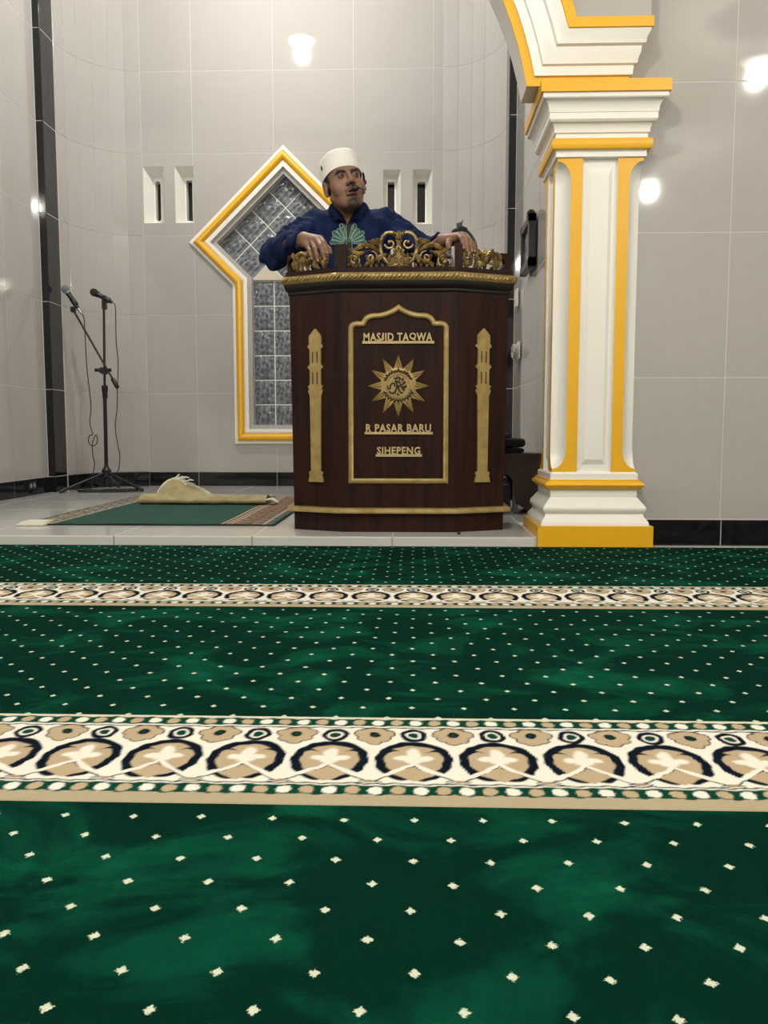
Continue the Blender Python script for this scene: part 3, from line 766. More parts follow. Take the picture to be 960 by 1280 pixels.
# openwork carving
def scroll(mb, F, cx, cz, r0, turns, a0, r, d=.0, hand=1, tail=None, r_end=.3):
    """flat-on spiral from the eye outward, as a thick half-round band, then optional tail points"""
    pts = []; n = int(26*turns)
    for k in range(n+1):
        t = k/n; a = a0+hand*2*PI*turns*t; rr = r0*(.16+.84*t)
        pts.append((cx+rr*math.cos(a), cz+rr*math.sin(a)))
    if tail: pts += tail
    N = len(pts); q = [F(u, v, d) for u, v in pts]
    rad = [r*(.55+.45*min(1, k/(N*.35))) if k < N*.8 else r*(1-(1-r_end)*(k-N*.8)/(N*.2)) for k in range(N)]
    mb.tube(q, rad, 8); mb.ell(F(pts[0][0], pts[0][1], d+.004), (r*1.5,)*3, 10, 6)
def leaf(mb, F, p0, p1, w, bend=.2, d=.004, lobes=5):
    """acanthus leaf: a ribbed, lobed blade from p0 to p1"""
    a, b = Vector(p0), Vector(p1); D = b-a; n_ = Vector((-D.y, D.x)); rows = []; N = 14
    for i in range(N+1):
        t = i/N; c = a+D*t+n_*bend*math.sin(PI*t)
        tt = D+n_*bend*PI*math.cos(PI*t); m_ = Vector((-tt.y, tt.x)).normalized()
        ww = w*math.sin(PI*min(1, t*.86+.14))**.7*(1+.28*math.sin(lobes*2*PI*t)); h = .013*math.sin(PI*t)**.6
        row = []
        for j in range(7):
            s_ = (j-3)/3; q = c+m_*ww*s_*.5
            row.append(F(q.x, q.y, d+h*(1-s_*s_*.6)+.0025*math.cos(3*PI*s_)-.001))
        rows.append(row)
    mb.grid(rows); mb.grid([[p-(F(0, 0, 1)-F(0, 0, 0))*.006 for p in r] for r in rows])
def C(px, py): return (-.0585+(px-498)*.003247, 1.092+(335-py)*.00311)
mb = MB()
for s in (-1, 1):
    X = lambda p: (2*-.0585-p[0], p[1]) if s > 0 else p
    # great upper volute: crown ring plus the outer arm running down to the foot
    cx, cz = C(487.5, 303)
    n = 40; pts = []
    for k in range(n+1):
        t = k/n; a = .15+2*PI*1.30*t; rr = .004+.034*min(1, t*1.3)**.8
        pts.append((cx+rr*math.cos(a), cz+rr*math.sin(a)*1.02))
    arm = [C(478, 297), C(475.5, 304), C(476, 313), C(479, 321), C(484, 328), C(491, 332), C(497, 330)]
    ring_ = [(cx+.0355*math.cos(a), cz+.037*math.sin(a)) for a in [-1.2+(.3+PI*.98)*k/18 for k in range(19)]]
    p2 = [X(p) for p in catmull([Vector((*p, 0)) for p in ring_+arm], 3) for p in [(p.x, p.y)]]
    mb.tube([FC(u, v, .002) for u, v in p2], [.0082]*len(p2), 8)
    mb.tube([FC(u, v, .009) for u, v in p2], [.0036]*len(p2), 6)
    sp = [X((cx+(.006+.017*t)*math.cos(2.2-5.2*t), cz-.004+(.006+.017*t)*math.sin(2.2-5.2*t))) for t in [k/16 for k in range(17)]]
    mb.tube([FC(u, v, .003) for u, v in sp], [.0045]*len(sp), 8); mb.ell(FC(*sp[0], .008), (.0075,)*3, 10, 6)
    # middle and outer scrolls
    for (px, py, r0, hd, st_) in ((465, 322, .026, 1, -.5), (443.5, 325, .024, -1, .6)):
        c = C(px, py); c = X(c)
        scroll(mb, FC, c[0], c[1], r0, 1.35, (st_ if s < 0 else PI-st_), .0048, .001, hand=hd*(1 if s < 0 else -1))
    # leaves
    LV = [((441, 314), (477, 318), .020, .25), ((437, 310), (462, 312), .018, -.22), ((460, 303), (477, 314), .022, .25), ((470, 331), (486, 318), .022, .2),
          ((456, 334), (474, 328), .016, .25), ((482, 334), (493, 318), .024, -.15), ((497, 335), (488, 314), .018, .25), ((448, 334), (437, 326), .014, .2),
          ((468, 299), (476, 308), .016, .2), ((458, 318), (474, 326), .014, -.3), ((445, 329), (455, 320), .012, .3), ((486, 322), (493, 306), .013, -.3), ((434, 322), (442, 314), .012, -.3)]
    for p0, p1, w, bd_ in LV:
        leaf(mb, FC, X(C(*p0)), X(C(*p1)), w, bd_*(1 if s < 0 else -1))
leaf(mb, FC, C(498, 306), C(498, 287), .026, 0); leaf(mb, FC, C(498, 296), C(491, 288), .013, .2); leaf(mb, FC, C(498, 296), C(505, 288), .013, -.2)
leaf(mb, FC, C(498, 334), C(498, 309), .022, 0, .006)
for k in range(19):
    px = 437+k*6.8
    leaf(mb, FC, C(px, 336), C(px+(2.2 if k % 2 else -2.2), 328), .013, .15 if k % 2 else -.15, .000)
mb.build('carved_crest', M['gilt'], pul, 50)
for nm, F, W0, W1, rs in (('carved_panel', FL, .030, .190, 3), ('carved_panel', FR, .050, .212, 5)):
    mb = MB(); rr = random.Random(rs); wd = W1-W0
    for cx, cz, r0, tn, a_, hd in ((.22, .045, .036, 1.3, 1.0, 1), (.62, .036, .027, 1.4, 2.2, -1), (.88, .050, .022, 1.2, 0.4, 1), (.45, .066, .016, 1.1, 3.8, 1)):
        scroll(mb, F, W0+wd*cx, 1.092+cz, r0, tn, a_, .0050, .0, hand=hd)
    for k in range(13):
        t = (k+.5)/13; u0 = W0+wd*t; z0_ = 1.094+(.006 if k % 2 else .030)*rr.random()
        leaf(mb, F, (u0, z0_), (u0+rr.uniform(-.022, .022), min(1.172, z0_+rr.uniform(.030, .058))), rr.uniform(.013, .020), rr.uniform(-.3, .3))
    for k in range(5):
        u0 = W0+wd*(.1+.2*k); leaf(mb, F, (u0, 1.140), (u0+rr.uniform(-.02, .02), 1.170+.004*(k % 2)), .015, rr.uniform(-.3, .3))
    mb.build(nm, M['gilt'], pul, 50)

# gilded arch frame on the front
half = [(-.190, .0), (-.190, .613), (-.1885, .625)]
arcp = [(-.1885, .622), (-.183, .634), (-.173, .641), (-.160, .644), (-.1445, .643), (-.139, .6435), (-.1345, .653), (-.126, .664), (-.112, .672), (-.095, .675), (-.072, .676), (-.050, .681), (-.028, .690), (-.010, .701), (0, .709)]
hp = [(-.199, 0)]+[(x*1.05, z) for x, z in arcp]
loop = hp+[(-x, z) for x, z in reversed(hp[:-1])]
loop = [(-.0590+x, z+.238) for x, z in loop]
prof = [(-.003, 0), (-.003, .006), (.003, .011), (.010, .012), (.016, .009), (.018, .004), (.018, 0)]
mb, _ = sweep(list(reversed(loop)), [(d, p) for d, p in prof], FC, [0]*6, closed=True)
fr_ = mb.build('arch_frame', M['gold'], pul, 50)
# lettering
def text_mesh(body, x0, x1, z0_, z1_, F, name):
    c = bpy.data.curves.new(name, 'FONT'); c.body = body; c.size = 1; c.extrude = 0; c.offset = .027; c.space_character = 1.10; c.resolution_u = 2
    to = bpy.data.objects.new('tmp', c); COL.objects.link(to); dg = bpy.context.evaluated_depsgraph_get()
    me = to.evaluated_get(dg).to_mesh(); vs = [v.co.copy() for v in me.vertices]; fs = [tuple(p.vertices) for p in me.polygons]
    to.to_mesh_clear(); bpy.data.objects.remove(to); bpy.data.curves.remove(c)
    par = list(range(len(vs)))
    def fd(a):
        while par[a] != a: par[a] = par[par[a]]; a = par[a]
        return a
    for f in fs:
        for q in f[1:]: par[fd(q)] = fd(f[0])
    isl = {}
    for i in range(len(vs)): isl.setdefault(fd(i), []).append(i)
    for g in isl.values():      # the raised letters all stand on their bar
        lo, hi = min(vs[i].y for i in g), max(vs[i].y for i in g)
        if lo < -.06:
            xl, xr = min(vs[i].x for i in g), max(vs[i].x for i in g)
            if (xr-xl) < .45*(hi-lo):      # the J: let its hook reach further left
                for i in range(len(vs)):
                    if i not in g and vs[i].x < (xl+xr)/2: vs[i].x -= .13
                for i in g:
                    t_ = max(0, 1-(vs[i].y-lo)/(hi-lo)/.42)
                    if vs[i].x < (xl+xr)/2 and t_ > 0: vs[i].x -= .15*min(1, 2.2*t_)
            for i in g: vs[i].y = .03+(vs[i].y-lo)/(hi-lo)*(hi-.03)
    ax, bx = min(v.x for v in vs), max(v.x for v in vs); az, bz = min(v.y for v in vs), max(v.y for v in vs)
    uv = [(x0+(v.x-ax)/(bx-ax)*(x1-x0), z0_+(v.y-az)/(bz-az)*(z1_-z0_)) for v in vs]
    n = len(uv); mb = MB(); cnt = {}
    for f in fs:
        for i in range(len(f)): e = (f[i], f[(i+1) % len(f)]); cnt.setdefault(tuple(sorted(e)), []).append(e)
    F2 = list(fs)+[tuple(q+n for q in reversed(f)) for f in fs]+[(e[0][0], e[0][1], e[0][1]+n, e[0][0]+n) for e in cnt.values() if len(e) == 1]
    mb.add([F(u, v, .008) for u, v in uv]+[F(u, v, 0) for u, v in uv], F2)
    return mb
for body, x0, x1, za, zb in (('MASJID TAQWA', -.199, .077, .8045, .839), ('R PASAR BARU', -.190, .073, .4425, .476), ('SIHEPENG', -.1455, .030, .3525, .384)):
    t = text_mesh(body, x0, x1, za, zb, FC, 'lettering').build('lettering', M['letter'], pul)
    MB().box((x0-.005, 3.495-.007, za-.0085), (x1+.007, 3.495, za+.0015)).build('letter_bar', M['letter'], t)
# twelve-rayed sun emblem
EX, EZ = -.0595, .628
em = MB(); em.lathe([(.072, 0), (.072, .004), (.066, .006), (.062, .0055), (.050, .0055), (.048, .009), (.0455, .009), (.044, .006), (.001, .006)], (EX, 3.4945, EZ), 48, axis=(0, -1, 0), cap=False)
emo = em.build('emblem_disc', M['gold'], pul, 40)
for k in range(12):
    a = PI/2+2*PI*k/12; mb = MB(); c, s = math.cos(a), math.sin(a); R1 = .124
    def P(r, t, d): return FC(EX+c*r-s*t, EZ+s*r+c*t, d)
    base = [-.0185, -.0125, -.0062, 0, .0062, .0125, .0185]; hh = [.001, .0055, .002, .0085, .002, .0055, .001]
    vs = [P(.066, b, h) for b, h in zip(base, hh)]+[P(.094, b*.56, h*.9) for b, h in zip(base, hh)]+[P(R1, b*.02, h*.35) for b, h in zip(base, hh)]
    vs += [P(.066, -.0185, 0), P(R1, 0, 0), P(.066, .0185, 0)]
    mb.add(vs, [(i*7+j, i*7+j+1, (i+1)*7+j+1, (i+1)*7+j) for i in range(2) for j in range(6)])
    mb.add([P(.066, -.0185, 0), P(.066, -.0185, .001), P(R1, 0, .002), P(R1, 0, 0), P(.066, .0185, 0), P(.066, .0185, .001)], [(0, 1, 2, 3), (4, 5, 2, 3)])
    mb.build('ray', M['gold'], pul)
def E_(x, y): return (EX+(x-492)/960*85*.00325, EZ+(487-y)/960*85*.00318)     # traced strokes of the raised script
mb = MB()
strokes = [[(340, 480), (345, 520), (375, 525), (385, 480), (410, 450), (440, 460), (445, 500)], [(365, 560), (400, 590), (440, 580), (465, 530), (475, 480), (460, 430), (445, 410)], [(430, 375), (470, 385), (480, 360), (520, 380), (500, 405)],
           [(490, 480), (500, 540), (530, 580), (560, 585)], [(500, 480), (540, 500), (560, 540), (585, 520)], [(520, 470), (560, 460), (575, 430), (590, 450)], [(545, 500), (600, 500), (590, 475)],
           [(540, 395), (560, 380), (545, 420)], [(485, 590), (490, 625)], [(450, 600), (440, 585)], [(465, 420), (500, 430), (520, 450)], [(575, 545), (570, 560)]]
for st_ in strokes:
    p = catmull([Vector((*E_(*q), 0)) for q in st_], 4) if len(st_) > 2 else [Vector((*E_(*q), 0)) for q in st_]
    mb.tube([FC(q.x, q.y, .0068) for q in p], .0034, 6)
rr = random.Random(4)
for a_lo, a_hi, n in ((.14*PI, .88*PI, 11), (1.12*PI, 1.90*PI, 11)):
    for k in range(n):
        a = a_lo+(a_hi-a_lo)*(k+.5)/n; da = (a_hi-a_lo)/n
        q = [(a-da*.5, .057+rr.uniform(-.002, .002)), (a-da*.15, .064+rr.uniform(-.003, .005)), (a+da*.2, .0545), (a+da*.55, .058+rr.uniform(-.002, .004))]
        p = catmull([Vector((EX+r*math.cos(t), EZ+r*math.sin(t), 0)) for t, r in q], 4)
        mb.tube([FC(v.x, v.y, .0068) for v in p], .0026, 6)
        if k % 3 == 0: mb.ell(FC(EX+.0625*math.cos(a), EZ+.0625*math.sin(a), .0068), (.0016,)*3, 6, 4)
mb.build('calligraphy', M['ink'], emo, 40)
# minarets on the angled faces
mz = lambda y: .861-(y-68)/6.1*.00328
mh = lambda w: w/6.1*.00329/.91
mprof = [(68, 0), (85, 16), (105, 34), (122, 46), (140, 48), (185, 48), (192, 56), (203, 60), (212, 54), (222, 43), (335, 43), (345, 54), (355, 60), (365, 54), (374, 43), (488, 43), (496, 54), (505, 57), (515, 50), (524, 50), (534, 58), (545, 54), (575, 43), (1140, 38), (1148, 52), (1160, 56), (1172, 48), (1200, 56), (1226, 60)]
for F, u0 in ((FL, .128), (FR, .120)):
    F0 = lambda u, v, d, F=F: F(u, v, d-.004)
    Lp = [(u0-mh(w), mz(y)) for y, w in mprof]; Rp = [(u0+mh(w), mz(y)) for y, w in reversed(mprof)]
    mi_ = MB().prism(Lp+Rp[:-1], F0, 0, .009).build('minaret', M['gold'], pul)
    for ys in ((240, 325), (392, 482)):
        for xs in (-22, 13):
            a, b = mh(xs), mh(xs+8)
            MB().prism([(u0+a, mz(ys[1])), (u0+b, mz(ys[1])), (u0+b, mz(ys[0])), (u0+a, mz(ys[0]))], F0, .006, .0096).build('minaret_slot', M['ink'], mi_)

# ------------------------------------------------------------------ implicit surfaces for the figure
class SDF:
    def __init__(s): s.p = []
    def cone(s, a, b, ra, rb, k=.012, op='u'): s.p.append((op, k, 'c', np.array(a, float), np.array(b, float), ra, rb)); return s
    def ell(s, c, r, k=.012, op='u', R=None): s.p.append((op, k, 'e', np.array(c, float), np.array(r, float), R, None)); return s
    def chain(s, pts, rs, k=.006):
        for i in range(len(pts)-1): s.cone(pts[i], pts[i+1], rs[i], rs[i+1], k)
        return s
    def fn(s, fnc, k=.006, op='u'): s.p.append((op, k, 'f', fnc, None, None, None)); return s
    def __call__(s, P):
        d = np.full(len(P), 1e3)
        for op, k, ty, a, b, ra, rb in s.p:
            if ty == 'c':
                ba = b-a; pa = P-a; h = np.clip(pa@ba/max(ba@ba, 1e-12), 0, 1)
                q = np.linalg.norm(pa-h[:, None]*ba, axis=1)-(ra+(rb-ra)*h)
            elif ty == 'e':
                X = P-a
                if ra is not None: X = X@ra
                k0 = np.linalg.norm(X/b, axis=1); k1 = np.linalg.norm(X/(b*b), axis=1)
                q = np.where(k0 < 1e-6, -b.min(), k0*(k0-1)/np.maximum(k1, 1e-9))
            else: q = a(P)
            if op == 'u':
                h = np.clip(.5+.5*(d-q)/k, 0, 1); d = d*(1-h)+q*h-k*h*(1-h)
            else:
                h = np.clip(.5-.5*(d+q)/k, 0, 1); d = d*(1-h)+(-q)*h+k*h*(1-h)
        return d

def surface(f, lo, hi, h, B=8, marg=.6):
    lo = np.array(lo, float); n = (np.ceil((np.array(hi)-lo)/h/B).astype(int))*B+1
    V = np.full(n, 1., np.float32)
    nb = (n-1)//B; ctr = lo+(np.stack(np.meshgrid(*[np.arange(k) for k in nb], indexing='ij'), -1)+.5)*B*h
    dc = f(ctr.reshape(-1, 3)).reshape(nb); lim = B*h*(.87+marg)
    for i, j, k in np.argwhere(np.abs(dc) <= 1e9):
        if abs(dc[i, j, k]) > lim: V[i*B:(i+1)*B+1, j*B:(j+1)*B+1, k*B:(k+1)*B+1] = np.sign(dc[i, j, k])
    act = np.argwhere(np.abs(dc) <= lim)
    g = np.stack(np.meshgrid(*[np.arange(B+1)]*3, indexing='ij'), -1).reshape(-1, 3)
    for s in range(0, len(act), 400):
        a = act[s:s+400]; idx = (a[:, None]*B+g[None]).reshape(-1, 3)
        V[idx[:, 0], idx[:, 1], idx[:, 2]] = f(lo+idx*h)
    S = V < 0; c = np.zeros([k-1 for k in n], np.int8)
    for o in np.ndindex(2, 2, 2): c += S[o[0]:n[0]-1+o[0], o[1]:n[1]-1+o[1], o[2]:n[2]-1+o[2]]
    cells = np.argwhere((c > 0) & (c < 8)); ids = -np.ones(c.shape, np.int32); ids[tuple(cells.T)] = np.arange(len(cells))
    corners = list(np.ndindex(2, 2, 2)); val = {o: V[cells[:, 0]+o[0], cells[:, 1]+o[1], cells[:, 2]+o[2]] for o in corners}
    acc = np.zeros((len(cells), 3)); cnt = np.zeros(len(cells))
    for o in corners:
        for ax in range(3):
            if o[ax]: continue
            o2 = list(o); o2[ax] = 1; o2 = tuple(o2); va, vb = val[o], val[o2]; m = (va < 0) != (vb < 0)
            t = np.where(m, va/np.where(m, va-vb, 1), 0); p = np.tile(np.array(o, float), (len(cells), 1)); p[:, ax] += t
            acc[m] += p[m]; cnt[m] += 1
    vs = lo+(cells+acc/cnt[:, None])*h; F = []
    for ax in range(3):
        u, w_ = (ax+1) % 3, (ax+2) % 3
        sl = [slice(0, k-1) for k in n]; sa = list(sl); sb = list(sl); sb[ax] = slice(1, n[ax])
        A, Bq = S[tuple(sa)], S[tuple(sb)]; E_ = np.argwhere(A != Bq); E_ = E_[(E_[:, u] > 0) & (E_[:, w_] > 0)]
        if not len(E_): continue
        du = np.eye(3, dtype=int)[u]; dw = np.eye(3, dtype=int)[w_]
        q = np.stack([ids[tuple((E_-a-b).T)] for a, b in ((0*du, 0*dw), (du, 0*dw), (du, dw), (0*du, dw))], 1)
        fl = A[tuple(E_.T)]; q[~fl] = q[~fl][:, ::-1]; F.append(q)
    return vs, np.concatenate(F)

def np_mesh(name, vs, F, m, parent, col=None, off=None):
    me = bpy.data.meshes.new(name); off = np.array(wloc(parent)) if off is None else off
    me.vertices.add(len(vs)); me.vertices.foreach_set('co', (vs-off).ravel())
    me.loops.add(F.size); me.loops.foreach_set('vertex_index', F.ravel())
    me.polygons.add(len(F)); me.polygons.foreach_set('loop_start', np.arange(0, F.size, 4)); me.polygons.foreach_set('use_smooth', [True]*len(F))
    me.update(calc_edges=True)
    if col is not None:
        at = me.color_attributes.new('col', 'FLOAT_COLOR', 'POINT'); at.data.foreach_set('color', np.concatenate([col, np.ones((len(vs), 1))], 1).ravel())
    me.materials.append(m); o = bpy.data.objects.new(name, me); COL.objects.link(o); o.parent = parent
    return o

# ------------------------------------------------------------------ the man at the pulpit
man = empty('person', (-.285, 4.0, ZP)); tag(man, 'man in a navy shirt and white cap leaning both hands on the pulpit', 'person')
HC = np.array((-.306, 3.885, 1.521)); HS = 1.06
HR = np.array(Matrix.Rotation(math.radians(17), 3, 'Z') @ Matrix.Rotation(math.radians(-9), 3, 'X') @ Matrix.Rotation(math.radians(-9), 3, 'Y'))
def H(p): return HC+HS*(HR@np.array(p, float))
def toH(P): return (P-HC)@HR/HS
def eH(s, c, r, k=.012, op='u'): return s.ell(H(c), np.array(r)*HS, k, op, HR)
def cH(s, a, b, ra, rb, k=.012, op='u'): return s.cone(H(a), H(b), ra*HS, rb*HS, k, op)
hd = SDF()
eH(hd, (0, .012, .040), (.074, .094, .080)); eH(hd, (0, -.028, -.022), (.062, .064, .085), .03)
eH(hd, (0, -.040, -.080), (.047, .048, .043), .025)
for s in (-1, 1):
    eH(hd, (s*.043, -.056, -.034), (.027, .028, .033), .02); cH(hd, (s*.055, -.005, -.056), (s*.022, -.064, -.106), .017, .014, .02)
eH(hd, (0, -.083, -.110), (.021, .015, .015), .014)
cH(hd, (-.034, -.086, .026), (.034, -.086, .026), .010, .010, .014)
for s in (-1, 1): eH(hd, (s*.031, -.104, .004), (.017, .014, .012), .010, 's')
cH(hd, (0, -.088, .020), (0, -.110, -.022), .0075, .0105, .010); eH(hd, (0, -.112, -.029), (.0115, .012, .010), .008)
for s in (-1, 1): eH(hd, (s*.0135, -.102, -.034), (.0085, .012, .0085), .006)
for s in (-1, 1): eH(hd, (s*.0065, -.110, -.041), (.0035, .006, .004), .003, 's')
for s in (-1, 1):
    eH(hd, (s*.031, -.083, .004), (.0128, .0128, .0125), .002)                       # lids over the eyeball
    eH(hd, (s*.031, -.0965, .0025), (.0095, .006, .0021), .0012, 's')               # opening between the lids
cH(hd, (-.021, -.092, -.064), (0, -.103, -.0595), .0045, .0062, .006); cH(hd, (.021, -.092, -.064), (0, -.103, -.0595), .0045, .0062, .006)
cH(hd, (-.017, -.092, -.075), (.017, -.092, -.075), .0065, .0065, .006); eH(hd, (0, -.100, -.0755), (.013, .007, .0065), .005)
eH(hd, (0, -.101, -.0685), (.016, .010, .0032), .003, 's')                           # parted lips
for s in (-1, 1):
    eH(hd, (s*.078, .010, -.008), (.010, .020, .031), .006); eH(hd, (s*.086, .004, -.004), (.005, .010, .018), .004, 's')
    cH(hd, (s*.0015+s*.080, .004, -.034), (s*.077, .002, -.040), .007, .006, .004)
# neck, chest
body = SDF(); body.p = list(hd.p)
body.cone(H((0, .022, -.055)), (-.292, 3.965, 1.375), .056, .060, .02)
body.cone((-.43, 3.985, 1.375), (-.15, 3.985, 1.375), .050, .050, .03)
body.ell((-.288, 3.995, 1.25), (.150, .095, .20), .04)
body.ell((-.290, 3.945, 1.350), (.075, .040, .060), .03)
body.ell((-.285, 4.01, 1.05), (.135, .090, .19), .05); body.ell((-.285, 4.01, .90), (.145, .10, .12), .05)
SH = {'r': (-.448, 3.975, 1.365), 'l': (-.128, 3.975, 1.372)}
EL = {'r': (-.602, 3.790, 1.215), 'l': (.070, 3.860, 1.215)}
WR = {'r': (-.452, 3.632, 1.238), 'l': (.120, 3.618, 1.226)}
for q in 'rl':
    body.cone(SH[q], EL[q], .046, .038, .02); body.cone(EL[q], WR[q], .038, .025, .015)
for s in (-1, 1):
    hip = (-.285+s*.085, 4.01, .90); kn = (-.285+s*.10, 3.995, .49); an = (-.285+s*.10, 4.02, .115)
    body.cone(hip, kn, .080, .052, .03); body.cone(kn, an, .050, .033, .02); body.cone(an, (an[0]+s*.02, an[1]-.13, .062), .032, .024, .02)
# hands: palm, four fingers of different lengths, thumb from the side of the palm
hands = {
 'r': dict(palm=[((-.452, 3.632, 1.238), (-.400, 3.560, 1.215), .026, .021), ((-.450, 3.625, 1.235), (-.376, 3.556, 1.218), .022, .017), ((-.452, 3.628, 1.228), (-.427, 3.565, 1.196), .022, .016)],
   f=[[(-.374, 3.550, 1.220), (-.357, 3.510, 1.196), (-.349, 3.506, 1.175), (-.343, 3.505, 1.155)],
      [(-.392, 3.546, 1.217), (-.371, 3.505, 1.183), (-.360, 3.503, 1.154), (-.354, 3.504, 1.131)],
      [(-.411, 3.550, 1.208), (-.393, 3.513, 1.173), (-.386, 3.510, 1.148), (-.382, 3.512, 1.127)],
      [(-.429, 3.561, 1.194), (-.416, 3.528, 1.168), (-.411, 3.522, 1.150), (-.408, 3.523, 1.137)]],
   t=[(-.405, 3.600, 1.225), (-.365, 3.598, 1.205), (-.345, 3.585, 1.185), (-.338, 3.572, 1.168)]),
 'l': dict(palm=[((.120, 3.618, 1.226), (.196, 3.556, 1.226), .025, .020), ((.120, 3.612, 1.222), (.178, 3.552, 1.222), .021, .016), ((.125, 3.622, 1.220), (.222, 3.566, 1.212), .021, .015)],
   f=[[(.180, 3.545, 1.228), (.192, 3.502, 1.207), (.195, 3.494, 1.186), (.198, 3.493, 1.168)],
      [(.197, 3.545, 1.229), (.209, 3.505, 1.204), (.212, 3.497, 1.180), (.214, 3.497, 1.159)],
      [(.213, 3.551, 1.222), (.225, 3.514, 1.200), (.229, 3.505, 1.178), (.231, 3.505, 1.158)],
      [(.227, 3.562, 1.211), (.238, 3.530, 1.192), (.242, 3.518, 1.174), (.244, 3.514, 1.159)]],
   t=[(.145, 3.590, 1.215), (.142, 3.560, 1.205), (.140, 3.540, 1.190), (.142, 3.528, 1.174)])}
for q, hdd in hands.items():
    for a, b, ra, rb in hdd['palm']: body.cone(a, b, ra, rb, .012)
    for i, f in enumerate(hdd['f']):
        r0 = (.0098, .0102, .0098, .0086)[i]; body.chain(f, [r0*1.06, r0, r0*.92, r0*.80], .004)
        body.ell(f[1], (r0*1.06,)*3, .004)
    body.chain(hdd['t'], [.014, .0118, .011, .0092], .008)
vs, F = surface(body, (-.72, 3.44, .02), (.32, 4.16, 1.70), .0032)
# skin colour with lips, brows, beard and lids painted in, and shade under the chin
L_ = toH(vs); col_ = np.tile(np.array((.205, .108, .065)), (len(vs), 1)); x, y, z = L_.T
def blend(mask, c): 
    global col_
    col_ = col_*(1-mask[:, None])+np.array(c)*mask[:, None]
onh = (np.abs(x) < .11) & (z > -.13) & (z < .15)
g = lambda cx, cy, cz, rx, ry, rz: np.exp(-(((x-cx)/rx)**2+((y-cy)/ry)**2+((z-cz)/rz)**2))*onh
blend(np.clip(g(0, -.09, -.02, .04, .05, .03)*.35, 0, 1), (.30, .145, .085))
for s in (-1, 1):
    blend(np.clip(g(s*.045, -.07, -.03, .018, .03, .022)*.5, 0, 1), (.33, .125, .085))
    bz = .0145+.0055*np.cos((np.abs(x)-.036)*55)-.10*np.clip(.020-np.abs(x), 0, 1)
    blend(onh*(y < -.055)*np.clip(1.5-np.abs(z-bz)/.0052, 0, 1)*np.clip((np.abs(x)-.009)/.004, 0, 1)*np.clip((.052-np.abs(x))/.006, 0, 1)*.9, (.012, .008, .006))
    blend(np.clip(g(s*.031, -.09, .004, .017, .02, .011)*.8, 0, 1), (.075, .038, .024))
lip = np.maximum(g(0, -.10, -.061, .019, .03, .0055), g(0, -.10, -.0765, .017, .03, .0065)); blend(np.clip(lip*1.1, 0, 1), (.16, .055, .045))
blend(np.clip(g(0, -.10, -.0685, .017, .03, .0028)*1.3, 0, 1), (.02, .006, .006))
mus = onh*(y < -.07)*np.clip(1.6-np.abs(z+.0515+np.abs(x)*.28)/.0045, 0, 1)*np.clip((.032-np.abs(x))/.008, 0, 1); blend(mus*.92, (.025, .017, .013))
blend(np.clip(g(0, -.085, -.104, .024, .035, .016)*1.7, 0, 1)*.95, (.022, .016, .013)); blend(np.clip(g(0, -.06, -.120, .045, .05, .018)*1.0, 0, 1)*.6, (.035, .022, .016))  # goatee, darkened and spread to paint the shade under the chin
hv = ~onh; kn_ = np.zeros(len(vs))
for hdd in hands.values():
    for f in hdd['f']:
        for p in f[:3]: kn_ = np.maximum(kn_, np.exp(-np.sum((vs-np.array(p))**2, 1)/.008**2))
blend(kn_*.35, (.13, .055, .032))
np_mesh('body', vs, F, M['skin'], man, col_)
print('body', len(vs))
nailm = mat('nail', (.30, .18, .12), .3)
for q, hdd in hands.items():
    for f in hdd['f']:
        a, b = Vector(f[2]), Vector(f[3]); t = (b-a).normalized(); out = Vector((0, -1, .15)).normalized(); out = (out-t*out.dot(t)).normalized(); sd = t.cross(out)
        MB().ell(b+out*.0068+t*.001, (.0042, .0055, .0016), 10, 6, rot=Matrix((sd, t, out)).transposed()).build('finger_nail', nailm, man, 60)
for s in (-1, 1):
    e_ = MB().ell(H((s*.031, -.0845, .0040)), (.0108*HS,)*3, 20, 14).build('eye', M['eyewhite'], man, 80)
    gz = Vector(H((s*.031+.003, -.0952, .0040))); MB().ell(gz, (.0058, .0022, .0058), 14, 8, rot=Matrix(HR.tolist())).build('iris', M['iris'], e_, 80)
# hair around the back and sides, showing below the cap
hr = SDF(); eH(hr, (0, .016, .030), (.0790, .0985, .083)); hr.fn(lambda P: (lambda q: -(q[:, 1]*1.0+.030)*HS)(toH(P)), .004, 's') if False else None
def hair(P):
    q = toH(P); k0 = hr(P); front = -(q[:, 1]+.030-np.clip(q[:, 2], -.1, .2)*.1); low = (-.045+.020*(q[:, 1] < .02)*np.clip((.02-q[:, 1])/.05, 0, 1))-q[:, 2]
    ear = .026-np.sqrt((q[:, 1]-.008)**2+(q[:, 2]+.008)**2)
    return np.maximum(np.maximum(np.maximum(k0, front*HS), low*HS), np.where(np.abs(q[:, 0]) > .05, ear, -1))
vs, F = surface(hair, HC-np.array((.13, .14, .10)), HC+np.array((.13, .16, .16)), .004, marg=1.6); np_mesh('hair', vs, F, M['hair'], man)
